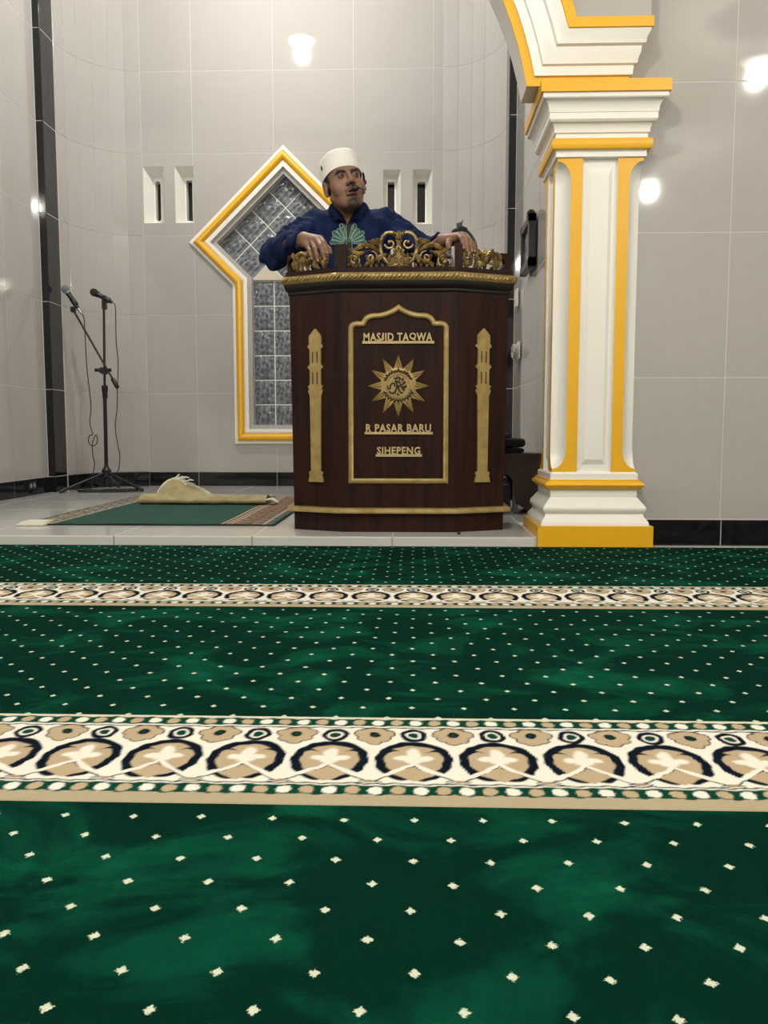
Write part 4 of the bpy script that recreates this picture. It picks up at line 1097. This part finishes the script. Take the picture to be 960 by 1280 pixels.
# cap
cp = empty('cap', (0, 0, 0), man); bpy.data.objects.remove(cp)
P_ = []; n = 56
cprof = [(.965, .004), (1.0, .0), (1.012, .004), (1.006, .012), (1.012, .018), (1.006, .024), (1.005, .050), (1.0, .070), (.985, .080), (.94, .088), (.80, .094), (.4, .098), (.001, .099)]
for r, z_ in cprof:
    row = []
    for k in range(n):
        a = 2*PI*k/n; xx = .0835*math.cos(a); yy = .1010*math.sin(a)
        tilt = .044-.20*(yy*r+.101)+.0010*math.sin(5*a)
        ytop = 1
        row.append(H((xx*r*ytop**.3, yy*r+.014+.012*z_/.1, tilt+z_*(.95+.3*(yy+.1)))))
    P_.append(row)
mb = MB(); vs = [p for r in P_ for p in r]; N = len(P_)
mb.add(vs, [(i*n+k, i*n+(k+1) % n, (i+1)*n+(k+1) % n, (i+1)*n+k) for i in range(N-1) for k in range(n)])
capo = mb.build('cap', M['cap'], man, 60)
mb = MB(); mb.ell(H((-.083, -.008, .074)), (.003*HS, .006*HS, .010*HS), 10, 8, rot=Matrix(HR.tolist())); mb.build('cap_badge', M['ink'], capo, 60)
# shirt
sh = SDF()
sh.cone((-.432, 3.985, 1.362), (-.148, 3.985, 1.366), .066, .066, .03)
sh.ell((-.288, 3.992, 1.24), (.178, .122, .22), .05); sh.ell((-.285, 4.0, 1.02), (.165, .125, .22), .05); sh.cone((-.285, 4.0, .98), (-.285, 4.0, .86), .15, .155, .05)
sh.ell((-.292, 3.965, 1.385), (.085, .070, .055), .03)
for q in 'rl':
    e = np.array(EL[q]); w_ = np.array(WR[q]); s_ = np.array(SH[q]); cuff = e+(w_-e)*.90
    sh.cone(s_+(0, 0, .004), e, .064, .056, .03); sh.cone(e, cuff, .057, .036, .018)
    sh.ell(e+(0, .01, -.012), (.060, .060, .055), .02)
    sh.fn(lambda P, c=cuff, d=(w_-e)/np.linalg.norm(w_-e), w_=w_: np.maximum(-((P-c)@d), np.linalg.norm(P-w_, axis=1)-.075), .003, 's')
    sh.cone(e+(w_-e)*.5, w_+(w_-e)*.2, .029, .029, .004, 's')
# neck opening with a V at the front
sh.cone(H((0, .02, -.02)), (-.292, 3.955, 1.405), .056, .060, .006, 's')
def vee(P):
    x0 = -.2905+(P[:, 2]-1.36)*.0; h = (P[:, 2]-1.358); return np.maximum(np.abs(P[:, 0]-x0)-np.clip(h, -.01, .2)*.62, P[:, 1]-3.955)
sh.fn(vee, .006, 's')
def shirt(P):
    d = sh(P); X, Y, Z = P.T
    f = .0040*np.sin(38*X+22*Z+9*np.sin(17*Y+7*Z))+.0030*np.sin(60*Z-34*X+6*np.sin(30*X))+.0022*np.sin(95*X+80*Y-50*Z)
    arm = np.clip((np.abs(X+.288)-.10)/.08, 0, 1)
    fold = .0055*np.sin(75*(Z+.8*np.abs(X+.288)))*arm
    return d+f*.8+fold*.8
vs, F = surface(shirt, (-.72, 3.56, .80), (.22, 4.16, 1.50), .0045); so = np_mesh('shirt', vs, F, M['shirt'], man)
# collar: two folded points and a band
def plate(pts, th, name, m, parent, sub=0):
    P0 = [Vector(p) for p in pts]; nrm = geometry.normal(P0[:3]) if len(P0) > 3 else geometry.normal(P0)
    if nrm.y > 0: nrm = -nrm
    n = len(P0); mb = MB(); mb.add([p+nrm*th for p in P0]+P0, [tuple(range(n)), tuple(reversed(range(n, 2*n)))]+[(i, (i+1) % n, n+(i+1) % n, n+i) for i in range(n)])
    return mb.build(name, m, parent)
for s in (-1, 1):
    cx = -.2905
    A = [(cx+s*.004, 3.893, 1.362), (cx+s*.030, 3.882, 1.405), (cx+s*.060, 3.915, 1.452), (cx+s*.068, 3.965, 1.470)]
    B = [(cx+s*.058, 3.868, 1.372), (cx+s*.068, 3.878, 1.395), (cx+s*.088, 3.915, 1.425), (cx+s*.092, 3.968, 1.440)]
    rows = [[Vector(a)*(1-t)+Vector(b)*t+Vector((0, -.010*math.sin(PI*t)-.003, .004*math.sin(PI*t))) for a, b in zip(A, B)] for t in [k/5 for k in range(6)]]
    rows = [catmull(r, 4) for r in rows]
    mb = MB(); mb.grid(rows); mb.grid([[p+Vector((0, .004, -.003)) for p in r] for r in rows]); mb.build('collar', M['collar'], so, 60)
# placket and fan-shaped embroidery
def yfront(x, z):      # front surface of the shirt
    lo, hi = 3.78, 3.95
    ys = np.linspace(lo, hi, 70); d = shirt(np.stack([np.full(70, x), ys, np.full(70, z)], 1)); i = np.argmax(d < 0)
    return ys[i] if d[i] < 0 else hi
def on(x, z, e=.003): return Vector((x, yfront(x, z)-e, z))
EC = (-.288, 1.268)
rows = [[on(EC[0]+dx, 1.355-.16*k/16, .0035) for dx in (-.017, -.008, .0, .008, .017)] for k in range(17)]
MB().grid(rows).build('placket', M['placket'], so, 60)
mb = MB(); mt = MB()
for sx in (-.018, -.007, .018):
    p = [on(EC[0]+sx*(1.0+.25*(k < 3)), 1.352-.150*k/14, .006) for k in range(15)]; mt.tube(p, .0013, 6)
petals = [(a, r) for a, r in ((100, .084), (80, .084))][:0]
for a, r, wd in ((6, .084, .0095), (22, .080, .0088), (38, .090, .0105), (54, .082, .0085), (70, .094, .0105), (110, .094, .0105), (126, .082, .0085), (142, .090, .0105), (158, .080, .0088), (174, .084, .0095)):
    an = math.radians(a); dx, dz = math.cos(an), math.sin(an); ps = []
    for side in (-1, 1):
        e = []
        for k in range(13):
            t = k/12; rr = .022+(r-.022)*t; ww = wd*(.25+.85*t)*(1 if t < .82 else math.sqrt(max(0, 1-((t-.82)/.18)**2)))
            e.append((EC[0]+dx*rr*.98-side*dz*ww, EC[1]+dz*rr+side*dx*ww))
        ps.append(e)
    R0 = [on(u, v, .0045) for u, v in ps[0]]; R1 = [on(u, v, .0045) for u, v in ps[1]]
    mid = [(a_+b_)/2+Vector((0, -.0025, 0)) for a_, b_ in zip(R0, R1)]
    mb.grid([R0, mid, R1]); mt.tube(R0+list(reversed(R1)), .0014, 5)
sc_ = [on(EC[0]+.020*math.cos(t), EC[1]+.004+.018*math.sin(t), .006) for t in [PI*k/10 for k in range(11)]]
mb.add(sc_+[on(EC[0], EC[1]+.004, .007)], [(k, k+1, 11) for k in range(10)])
em_ = mb.build('embroidery', M['petal'], so, 60); mt.build('embroidery_outline', M['thread'], so, 60)
# trousers and shoes (behind the pulpit)
tr = SDF(); tr.cone((-.285, 4.01, .93), (-.285, 4.01, .84), .135, .14, .03)
for s in (-1, 1): tr.cone((-.285+s*.08, 4.01, .86), (-.285+s*.10, 4.0, .47), .098, .082, .04); tr.cone((-.285+s*.10, 4.0, .47), (-.285+s*.10, 4.02, .115), .082, .078, .03)
vs, F = surface(tr, (-.60, 3.78, .02), (.05, 4.22, 1.1), .009); np_mesh('trousers', vs, F, M['trouser'], man)

# headset microphone
hm = empty('headset_microphone', tuple(H((.082, 0, 0)))); tag(hm, 'black headset microphone with foam tip worn by the man at the pulpit', 'microphone')
bp_ = [H(p) for p in ((.083, -.004, .006), (.080, -.030, -.026), (.068, -.070, -.056), (.044, -.106, -.066), (.020, -.124, -.067))]
MB().tube(catmull(bp_, 6), .0020, 6).build('boom', M['plastic'], hm, 60)
MB().ell(H((.008, -.125, -.067)), (.0165, .0125, .0125), 16, 12, rot=Matrix(HR.tolist())).build('foam_tip', M['plastic'], hm, 60)
mb = MB(); mb.tube(catmull([H(p) for p in ((.084, -.020, .036), (.089, -.008, .030), (.090, .004, .012), (.087, .016, -.004))], 5), .0055, 8); mb.ell(H((.091, -.004, .004)), (.008, .008, .011), 12, 8)
mb.build('ear_hook', M['plastic'], hm, 60)

# ------------------------------------------------------------------ things on the pulpit
bt = empty('water_bottle', (.143, 3.585, 1.020)); tag(bt, 'clear plastic bottle behind the carved crest beside the right hand post', 'bottle')
clear = mat('clear_plastic', (.72, .70, .80), .08, trans=.75, spec=.6)
MB().lathe([(.02, 0), (.022, .004), (.022, .05), (.0205, .055), (.022, .060), (.022, .105), (.019, .125), (.011, .142), (.010, .150)], (.143, 3.585, 1.020), 24).build('bottle_body', clear, bt, 40)
MB().lathe([(.0115, .148), (.0115, .162), (.010, .164)], (.143, 3.585, 1.020), 20).build('bottle_cap', M['switch'], bt, 40)
gm = empty('gooseneck_microphone', (.262, 3.70, 1.020)); tag(gm, 'black gooseneck microphone curving up behind the hand on the right of the pulpit', 'microphone')
MB().lathe([(.030, 0), (.030, .010), (.024, .016), (.010, .020)], (.262, 3.70, 1.020), 20).build('base', M['plastic'], gm, 40)
MB().tube(catmull([(.262, 3.70, 1.035), (.266, 3.70, 1.15), (.262, 3.70, 1.215), (.247, 3.70, 1.253), (.222, 3.70, 1.280), (.200, 3.70, 1.289)], 6), .0058, 10).build('neck', M['plastic'], gm, 60)
MB().tube([(.222, 3.70, 1.284), (.205, 3.695, 1.288), (.200, 3.694, 1.288), (.166, 3.69, 1.272), (.160, 3.69, 1.269)], [.009, .011, .014, .012, .006], 12).build('microphone_head', M['mesh'], gm, 60)
MB().add([(.180, 3.69, 1.292), (.203, 3.69, 1.300), (.207, 3.69, 1.330), (.200, 3.69, 1.316), (.178, 3.69, 1.309), (.180, 3.705, 1.292), (.203, 3.705, 1.300), (.207, 3.705, 1.330), (.200, 3.705, 1.316), (.178, 3.705, 1.309)],
         [(0, 1, 2, 3, 4), (9, 8, 7, 6, 5), (0, 5, 6, 1), (1, 6, 7, 2), (2, 7, 8, 3), (3, 8, 9, 4), (4, 9, 5, 0)]).build('clip', M['plastic'], gm)
MB().tube([(.190, 3.697, 1.284), (.190, 3.697, 1.298)], .006, 8).build('swivel', M['plastic'], gm)

# ------------------------------------------------------------------ microphone stand in the niche
SX, SY = -2.098, 5.84
ms = empty('microphone_stand', (SX, SY, ZP)); tag(ms, 'black tripod microphone stand with boom arm in the left corner of the niche', 'microphone stand')
MB().tube([(SX-.006, SY, .085), (SX, SY, .74)], .0125, 14).build('lower_pole', M['metalblk'], ms, 60)
MB().tube([(SX, SY, .72), (SX+.012, SY, 1.315)], .0082, 12).build('upper_pole', M['metalblk'], ms, 60)
MB().lathe([(.013, 0), (.018, .006), (.018, .05), (.021, .055), (.021, .085), (.012, .092)], (SX+.001, SY, .665), 16).build('height_clutch', M['plastic'], ms, 40)
mb = MB(); mb.lathe([(.014, -.02), (.030, -.014), (.032, .03), (.018, .045), (.014, .06)], (SX-.005, SY, .15), 16); mb.lathe([(.016, 0), (.016, .05)], (SX-.005, SY, .062), 12); mb.build('leg_hub', M['plastic'], ms, 40)
for k, (fx, fy) in enumerate(((-2.322, 5.585), (-1.828, 5.745), (-2.13, 6.16))):
    a = Vector((SX-.005, SY, .165)); b = Vector((fx, fy, ZP+.013)); t = (b-a).normalized()
    lg = MB().tube([a, b], .0088, 10).build('leg', M['metalblk'], ms, 60)
    MB().tube([b-t*.055, b-t*.05, b, b+t*.008], [.010, .014, .014, .009], 10).build('rubber_foot', M['plastic'], lg, 60)
    m_ = a+(b-a)*.5; lw = Vector((SX-.005, SY, .075)); MB().tube([lw, m_], .004, 6).build('brace', M['metalblk'], lg)
# boom clamp and arm
bc = Vector((SX+.004, SY-.030, .852)); tip = Vector((-2.283, SY-.045, 1.262)); tl = Vector((-2.016, SY-.030, .770))
mb = MB(); mb.lathe([(.020, -.022), (.020, .022)], (SX+.004, SY, .852), 14); mb.lathe([(.021, -.02), (.024, 0), (.021, .018)], (bc.x, bc.y-.010, bc.z), 14, axis=(0, -1, 0)); mb.tube([bc+Vector((-.055, 0, .004)), bc+Vector((.055, 0, .004))], [.012, .012], 8); mb.build('boom_clamp', M['plastic'], ms, 40)
bm_ = MB().tube([tip, tl], .0072, 10).build('boom_arm', M['metalblk'], ms, 60)
t = (tl-tip).normalized(); MB().tube([tl-t*.035, tl-t*.03, tl+t*.035, tl+t*.04], [.009, .015, .015, .010], 12).build('counterweight', M['plastic'], bm_, 60)
def clip(c, ax, nm):
    ax = Vector(ax).normalized(); return MB().tube([c-ax*.03, c-ax*.026, c+ax*.026, c+ax*.03], [.012, .0175, .0195, .015], 14).build(nm, M['plastic'], ms, 60)
def mic(name, label, head, tail, silver):
    h_, t_ = Vector(head), Vector(tail); d = (h_-t_).normalized(); e = empty(name, tuple(t_)); tag(e, label, 'microphone')
    MB().tube([t_, t_+d*.01, h_-d*.045, h_-d*.03], [.010, .0115, .0165, .0185], 16).build('handle', M['plastic'], e, 60)
    MB().ell(h_, (.0265, .0265, .029), 20, 14, rot=d.to_track_quat('Z', 'Y').to_matrix()).build('grille', M['meshgrey'] if silver else M['mesh'], e, 80)
    c = h_-d*.027; MB().tube([c-d*.005, c+d*.005], .0215, 18).build('grille_ring', M['grey'] if silver else M['plastic'], e)
    return t_, d
t0, d0 = mic('microphone', 'dark headed microphone clipped on top of the upright pole', (-2.142, SY-.02, 1.372), (-2.020, SY-.02, 1.306), False)
clip(t0+d0*.045, d0, 'clip'); MB().bbox((SX+.002, SY-.018, 1.262), (SX+.030, SY+.018, 1.322), .004).build('clip_mount', M['plastic'], ms)
t1, d1 = mic('microphone', 'silver headed microphone clipped on the end of the slanted boom arm', (-2.322, SY-.055, 1.388), (-2.240, SY-.055, 1.262), True)
clip(t1+d1*.05, d1, 'clip'); MB().bbox((-2.294, SY-.062, 1.238), (-2.262, SY-.030, 1.275), .004).build('clip_mount', M['plastic'], ms)
MB().tube([t1-d1*.045, t1-d1*.04, t1], [.006, .0095, .0095], 10).build('cable_plug', M['chrome'], ms, 60)
def cable(name, label, pts, r=.0033, n=6):
    e = MB().tube(catmull(pts, n), r, 8).build(name, M['cable'], None, 80); tag(e, label, 'cable', None); return e
yc = SY-.03
cable('microphone_cable', 'thin black cable hanging right of the stand from the upright microphone', [tuple(t0-d0*.012), (-2.002, yc, 1.292), (-1.997, yc, 1.25), (-1.999, yc, 1.05), (-1.990, yc, .90), (-2.001, yc, .72), (-2.006, yc, .60), (-2.022, yc, .48), (-2.010, yc, .36), (-1.996, yc, .27), (-2.012, yc, .17), (-2.045, yc, .09), (-2.06, yc-.04, .048), (-1.99, yc-.10, .041), (-1.93, yc-.06, .041), (-1.96, yc+.03, .041), (-2.04, yc+.05, .041)])
lp = [(-2.178+.030*math.cos(a), yc-.006*math.sin(a/2), .385+.040*math.sin(a)) for a in [PI/2+2*PI*k/10 for k in range(10)]]
cable('microphone_cable', 'thin black cable with a loose loop hanging left of the stand', [tuple(t1-d1*.045), (-2.212, yc, 1.19), (-2.209, yc, 1.05), (-2.205, yc, .88), (-2.190, yc, .70), (-2.185, yc, .60), (-2.196, yc, .50)]+lp+[(-2.184, yc, .36), (-2.182, yc, .28), (-2.173, yc, .22), (-2.188, yc, .14), (-2.19, yc, .08), (-2.20, yc-.06, .042), (-2.25, yc-.10, .041), (-2.20, yc-.16, .041), (-2.12, yc-.13, .041)])
rr = random.Random(3); pts = []
for k in range(46):
    a = k*.9; pts.append((-2.06+.19*math.cos(a)+rr.uniform(-.04, .04), 5.74+.07*math.sin(a*1.13)+rr.uniform(-.02, .02), ZP+.005+.010*rr.random()))
cable('coiled_cable', 'tangle of black cable lying on the floor between the tripod legs', pts, .0032, 4)

# ------------------------------------------------------------------ rug on the platform
def rug_colors(X, Y):
    C = np.empty(X.shape+(3,)); C[:] = (.004, .055, .036)
    def put(m, c): C[m] = c
    g1 = np.sin(X*130+3*np.sin(Y*47))*np.sin(Y*95+2*np.sin(X*60)); g2 = np.sin(X*75-Y*60)*np.sin(Y*140)
    # right border
    m = X > -.835; put(m, (.40, .33, .25)); m = (X > -.822) & (X < -.815); put(m, (.12, .04, .03)); m = (X > -.803) & (X < -.797); put(m, (.02, .025, .02))
    m = (X > -.785) & (X < -.665); put(m, (.115, .058, .036)); put(m & (g1 > .35), (.26, .15, .10)); put(m & (g1 < -.45), (.045, .028, .018)); put(m & (g2 > .55), (.32, .27, .18))
    m = (X > -.665) & (X < -.657); put(m, (.02, .02, .02)); m = (X > -.657) & (X < -.640); put(m, (.38, .30, .24)); m = (X > -.640); put(m, (.10, .13, .11)); put(m & (g1 > 0), (.02, .05, .04)); m = X > -.615; put(m, (.004, .045, .032))
    # left border
    m = X < -1.575; put(m, (.20, .18, .13)); put(m & (g1 > .15), (.34, .31, .25)); put(m & (g1 < -.35), (.05, .055, .035)); put(m & (g2 > .6), (.13, .06, .04)); m = X < -1.700; put(m, (.05, .07, .05)); m = (X > -1.590) & (X < -1.580); put(m, (.33, .31, .24))
    return C
rg = empty('green_rug', (-1.16, 3.69, ZP)); tag(rg, 'thin flat green rug with patterned borders lying on the platform', 'rug')
gz_ = lambda X, Y: ZP+.0075+.0012*np.sin(X*14)*np.sin(Y*9)
o = attr_grid('rug_field', -1.715, -.600, 3.695, 5.28, .006, lambda X, Y: gz_(X, Y), rug_colors, M['rugband'], None); o.parent = rg; o.location = (1.16, -3.69, -ZP)
MB().box((-1.715, 3.695, ZP), (-.600, 5.28, ZP+.0055)).build('rug_backing', M['cloth'], rg)
mb = MB(); 
for k in range(2): mb.bbox((-1.722, 3.655+.030*k, ZP+.001+.006*k), (-1.600-.012*k, 3.745+.05*k, ZP+.009+.006*k), .002)
mb.build('folded_corner', M['fringe'], rg)
# rolled rug with a lifted flap and fringe
rl = empty('rolled_rug', (-1.13, 4.73, ZP+.008)); tag(rl, 'folded beige-backed rug with cream fringe lying on top of the green rug', 'rug')
zb = ZP+.011; rows = []
for i in range(41):
    x_ = -1.505+.700*i/40; t = i/40; top = .040-.006*t; row = []
    prf = [(.30, .002), (.16, .010), (.03, top+.012), (-.02, top+.006), (-.052, top-.006), (-.066, top*.55), (-.060, .006), (-.035, .0), (.05, .0), (.30, .0)]
    for y_, z_ in prf: row.append((x_, 4.73+y_+.004*math.sin(7*t), zb+max(0, z_)+.0015*math.sin(x_*40+y_*30)*(z_ > .005)))
    rows.append([tuple(p) for p in catmull(row, 3)])
mb = MB(); mb.grid(rows); r_ = mb.build('folded_roll', M['backing'], rl, 60)
rows = []
for i in range(25):
    s_ = i/24; x_ = -1.450+.27*s_; row = []
    hgt = .088*(math.sin(PI/2*min(1, s_/.30))**.7 if s_ < .45 else max(0, (1-(s_-.45)/.55))**1.1)+.004
    lead = .03*s_
    for j in range(13):
        t = j/12; a = t*PI*.78
        y_ = 4.69+.015+.11*math.sin(a*.55)*(1)+.02*math.sin(9*s_); z_ = zb+.036+hgt*math.sin(a*.64)
        row.append((x_+lead*t+.012*math.sin(3*t), y_, z_))
    rows.append(row)
mb = MB(); mb.grid(rows); mb.grid([[(p[0], p[1]+.006, p[2]-.002) for p in r] for r in rows]); fo = mb.build('lifted_flap', M['backing'], rl, 60)
mb = MB(); mb.tube([r[-1] for r in rows], .0055, 8); mb.tube([Vector(p)+Vector((-.002, 0, 0)) for p in rows[0]], .004, 6)
rr = random.Random(5)
for i in range(5, 25):
    p = Vector(rows[i][-1]); 
    for q in range(3):
        d = Vector((.020+rr.uniform(-.006, .008), rr.uniform(-.008, .008), .004+rr.uniform(-.006, .007)*(1-i/40)))
        a = p+Vector((rr.uniform(-.006, .006), 0, 0)); mb.tube([a, a+d*.6, a+d+Vector((.006, 0, -.004))], [.0035, .0030, .0012], 5)
p = Vector(rows[7][-1]); mb.tube([p, p+Vector((.022, 0, .006)), p+Vector((.036, 0, .022)), p+Vector((.042, 0, .030))], [.008, .008, .006, .002], 6, flat=(0, 1, 0))
for q in range(3): a = Vector(rows[9+2*q][-1]); mb.tube([a, a+Vector((.035, 0, .014)), a+Vector((.055, -.004, .012))], [.006, .006, .003], 6)
# triangular folded-over lip
mb.grid([[Vector(rows[i][-1])+Vector((.01*t, -.006-.012*t, -.052*t*(1-abs(i-8)/6.5 if abs(i-8) < 6.5 else 0))) for t in (0, .5, 1)] for i in range(2, 15)])
for k in range(16):
    y_ = 4.675+.075*k/15; a = Vector((-.806, y_, zb+.022)); mb.tube([a, a+Vector((.03, .002, -.004+.01*rr.random())), a+Vector((.052+.012*rr.random(), .008, -.014))], [.005, .0055, .002], 5)
o = mb.build('fringe', M['fringe'], rl, 60); o['kind'] = 'stuff'

# ------------------------------------------------------------------ right side: bench, cloths, picture, switch, cable coil
bn = empty('low_bench', (.50, 4.42, ZP)); tag(bn, 'low dark wooden bench with arched side behind the pulpit', 'bench')
MB().bbox((.30, 4.28, .318), (.636, 4.62, .336), .004).build('seat_board', M['wood2'], bn)
ar = [(.30, ZP), (.335, ZP), (.345, .17)]+[(.425-.080*math.cos(PI*k/10), .17+.075*math.sin(PI*k/10)) for k in range(1, 10)]+[(.505, .17), (.515, ZP+.05), (.60, ZP), (.632, ZP), (.632, .318), (.30, .318)]
MB().prism(ar, lambda u, v, d: Vector((u, 4.300-d, v)), -.018, 0).build('front_board', M['wood2'], bn)
MB().prism(ar, lambda u, v, d: Vector((u, 4.600-d, v)), -.018, 0).build('back_board', M['wood2'], bn)
MB().box((.614, 4.318, ZP), (.632, 4.60, .318)).build('side_board', M['wood2'], bn)
def bag(name, lb, lo, hi, m, cat):
    c = [(a+b)/2 for a, b in zip(lo, hi)]; r = [(b-a)/2 for a, b in zip(lo, hi)]; mb = MB(); n = 28; mm = 14; vs = []
    for i in range(mm+1):
        th_ = PI*i/mm
        for k in range(n):
            p = [math.sin(th_)*math.cos(2*PI*k/n), math.sin(th_)*math.sin(2*PI*k/n), math.cos(th_)]
            q = [math.copysign(abs(v)**.45, v) for v in p]; w_ = 1+.03*math.sin(7*p[0]+5*p[2]*3)
            vs.append([c[j]+q[j]*r[j]*(w_ if j < 2 else 1) for j in range(3)])
    mb.add(vs, [(i*n+k, (i+1)*n+k, (i+1)*n+(k+1) % n, i*n+(k+1) % n) for i in range(mm) for k in range(n)])
    return tag(mb.build(name, m, None, 60), lb, cat)
bag('folded_cloth', 'dark folded cloth bundle lowest in the pile on the low bench', (.36, 4.32, .336), (.562, 4.52, .362), M['cloth'], 'cloth')
bag('folded_cloth', 'thicker black folded cloth on top of the dark bundle on the bench', (.34, 4.32, .363), (.568, 4.53, .412), M['cloth'], 'cloth')
bag('folded_cloth', 'small olive cloth on the top of the black folded cloth', (.35, 4.34, .413), (.487, 4.50, .438), M['clothgreen'], 'cloth')
bx = empty('black_case', (.42, 4.47, ZP)); tag(bx, 'black case with pale grey edge trim standing under the low bench', 'case')
MB().bbox((.36, 4.40, ZP+.004), (.50, 4.55, ZP+.15), .006).build('case_body', M['plastic'], bx)
mb = MB(); mb.box((.447, 4.394, ZP+.01), (.452, 4.399, ZP+.145)); mb.box((.362, 4.394, ZP+.138), (.485, 4.399, ZP+.144)); mb.box((.362, 4.394, ZP+.06), (.452, 4.399, ZP+.064)); mb.build('edge_trim', M['grey'], bx)
MB().bbox((.508, 4.33, ZP+.002), (.530, 4.40, ZP+.19), .004).build('side_strap', M['grey'], bx)
XS = .6428
pc = empty('framed_picture', (XS, 4.81, 1.4)); tag(pc, 'small black framed picture hanging on the right side wall of the niche', 'picture')
def FW(u, v, d): return Vector((XS-d, u, v))   # u along Y
mb = MB(); y0_, y1_, za, zb_ = 4.63, 5.00, 1.315, 1.580
for a, b in (((y0_, za), (y1_, za+.045)), ((y0_, zb_-.045), (y1_, zb_)), ((y0_, za), (y0_+.05, zb_)), ((y1_-.05, za), (y1_, zb_))): mb.bbox((XS-.040, a[0], a[1]), (XS-.002, b[0], b[1]), .004)
mb.bbox((XS-.042, y0_+.05, zb_-.01), (XS-.002, y0_+.11, zb_+.030), .008); mb.bbox((XS-.042, y0_+.02, za-.015), (XS-.002, y0_+.07, za+.01), .006)
mb.build('frame', M['plastic'], pc)
MB().box((XS-.020, y0_+.045, za+.04), (XS-.003, y1_-.045, zb_-.04)).build('picture_print', M['picture'], pc)
sw = empty('wall_switch', (XS, 5.42, 1.26)); tag(sw, 'small white wall switch beside the edge of the pulpit top', 'switch')
MB().bbox((XS-.014, 5.37, 1.205), (XS-.001, 5.47, 1.315), .003).build('plate', M['switch'], sw)
MB().bbox((XS-.020, 5.395, 1.235), (XS-.0135, 5.445, 1.285), .002).build('rocker', M['switch'], sw)
so_ = empty('wall_socket', (XS, 5.32, .925)); tag(so_, 'wall socket with a bundled pale cable at the right edge of the pulpit', 'socket')
MB().bbox((XS-.010, 5.25, .88), (XS-.001, 5.36, .985), .003).build('plate', M['switch'], so_)
pts = []
for k in range(40):
    a = k*.75; pts.append((XS-.025-.012*math.sin(k*1.7), 5.33+.055*math.cos(a)*(1+.2*math.sin(k)), .928+.040*math.sin(a)))
MB().tube(catmull(pts, 4), .0045, 6).build('bundled_cable', mat('pale_cable', (.42, .40, .38), .35), so_, 80)
wo = empty('wall_socket', (-2.42, 5.38, .105)); tag(wo, 'double wall socket in the black baseboard left of the pilaster', 'socket')
MB().bbox((-2.4226, 5.33, .074), (-2.418, 5.45, .128), .001).build('plate', M['plastic'], wo)
for k in (0, 1): MB().lathe([(.015, 0), (.015, .002)], (-2.4185, 5.365+.05*k, .101), 16, axis=(1, 0, 0)).build('socket_face', M['grey'], wo)
bl = MB().ell((.185, 3.42, ZP+.005), (.008, .006, .005), 10, 6).build('pebble', M['ink'], None, 60); tag(bl, 'tiny dark speck of dirt on the step before the pulpit', 'debris')
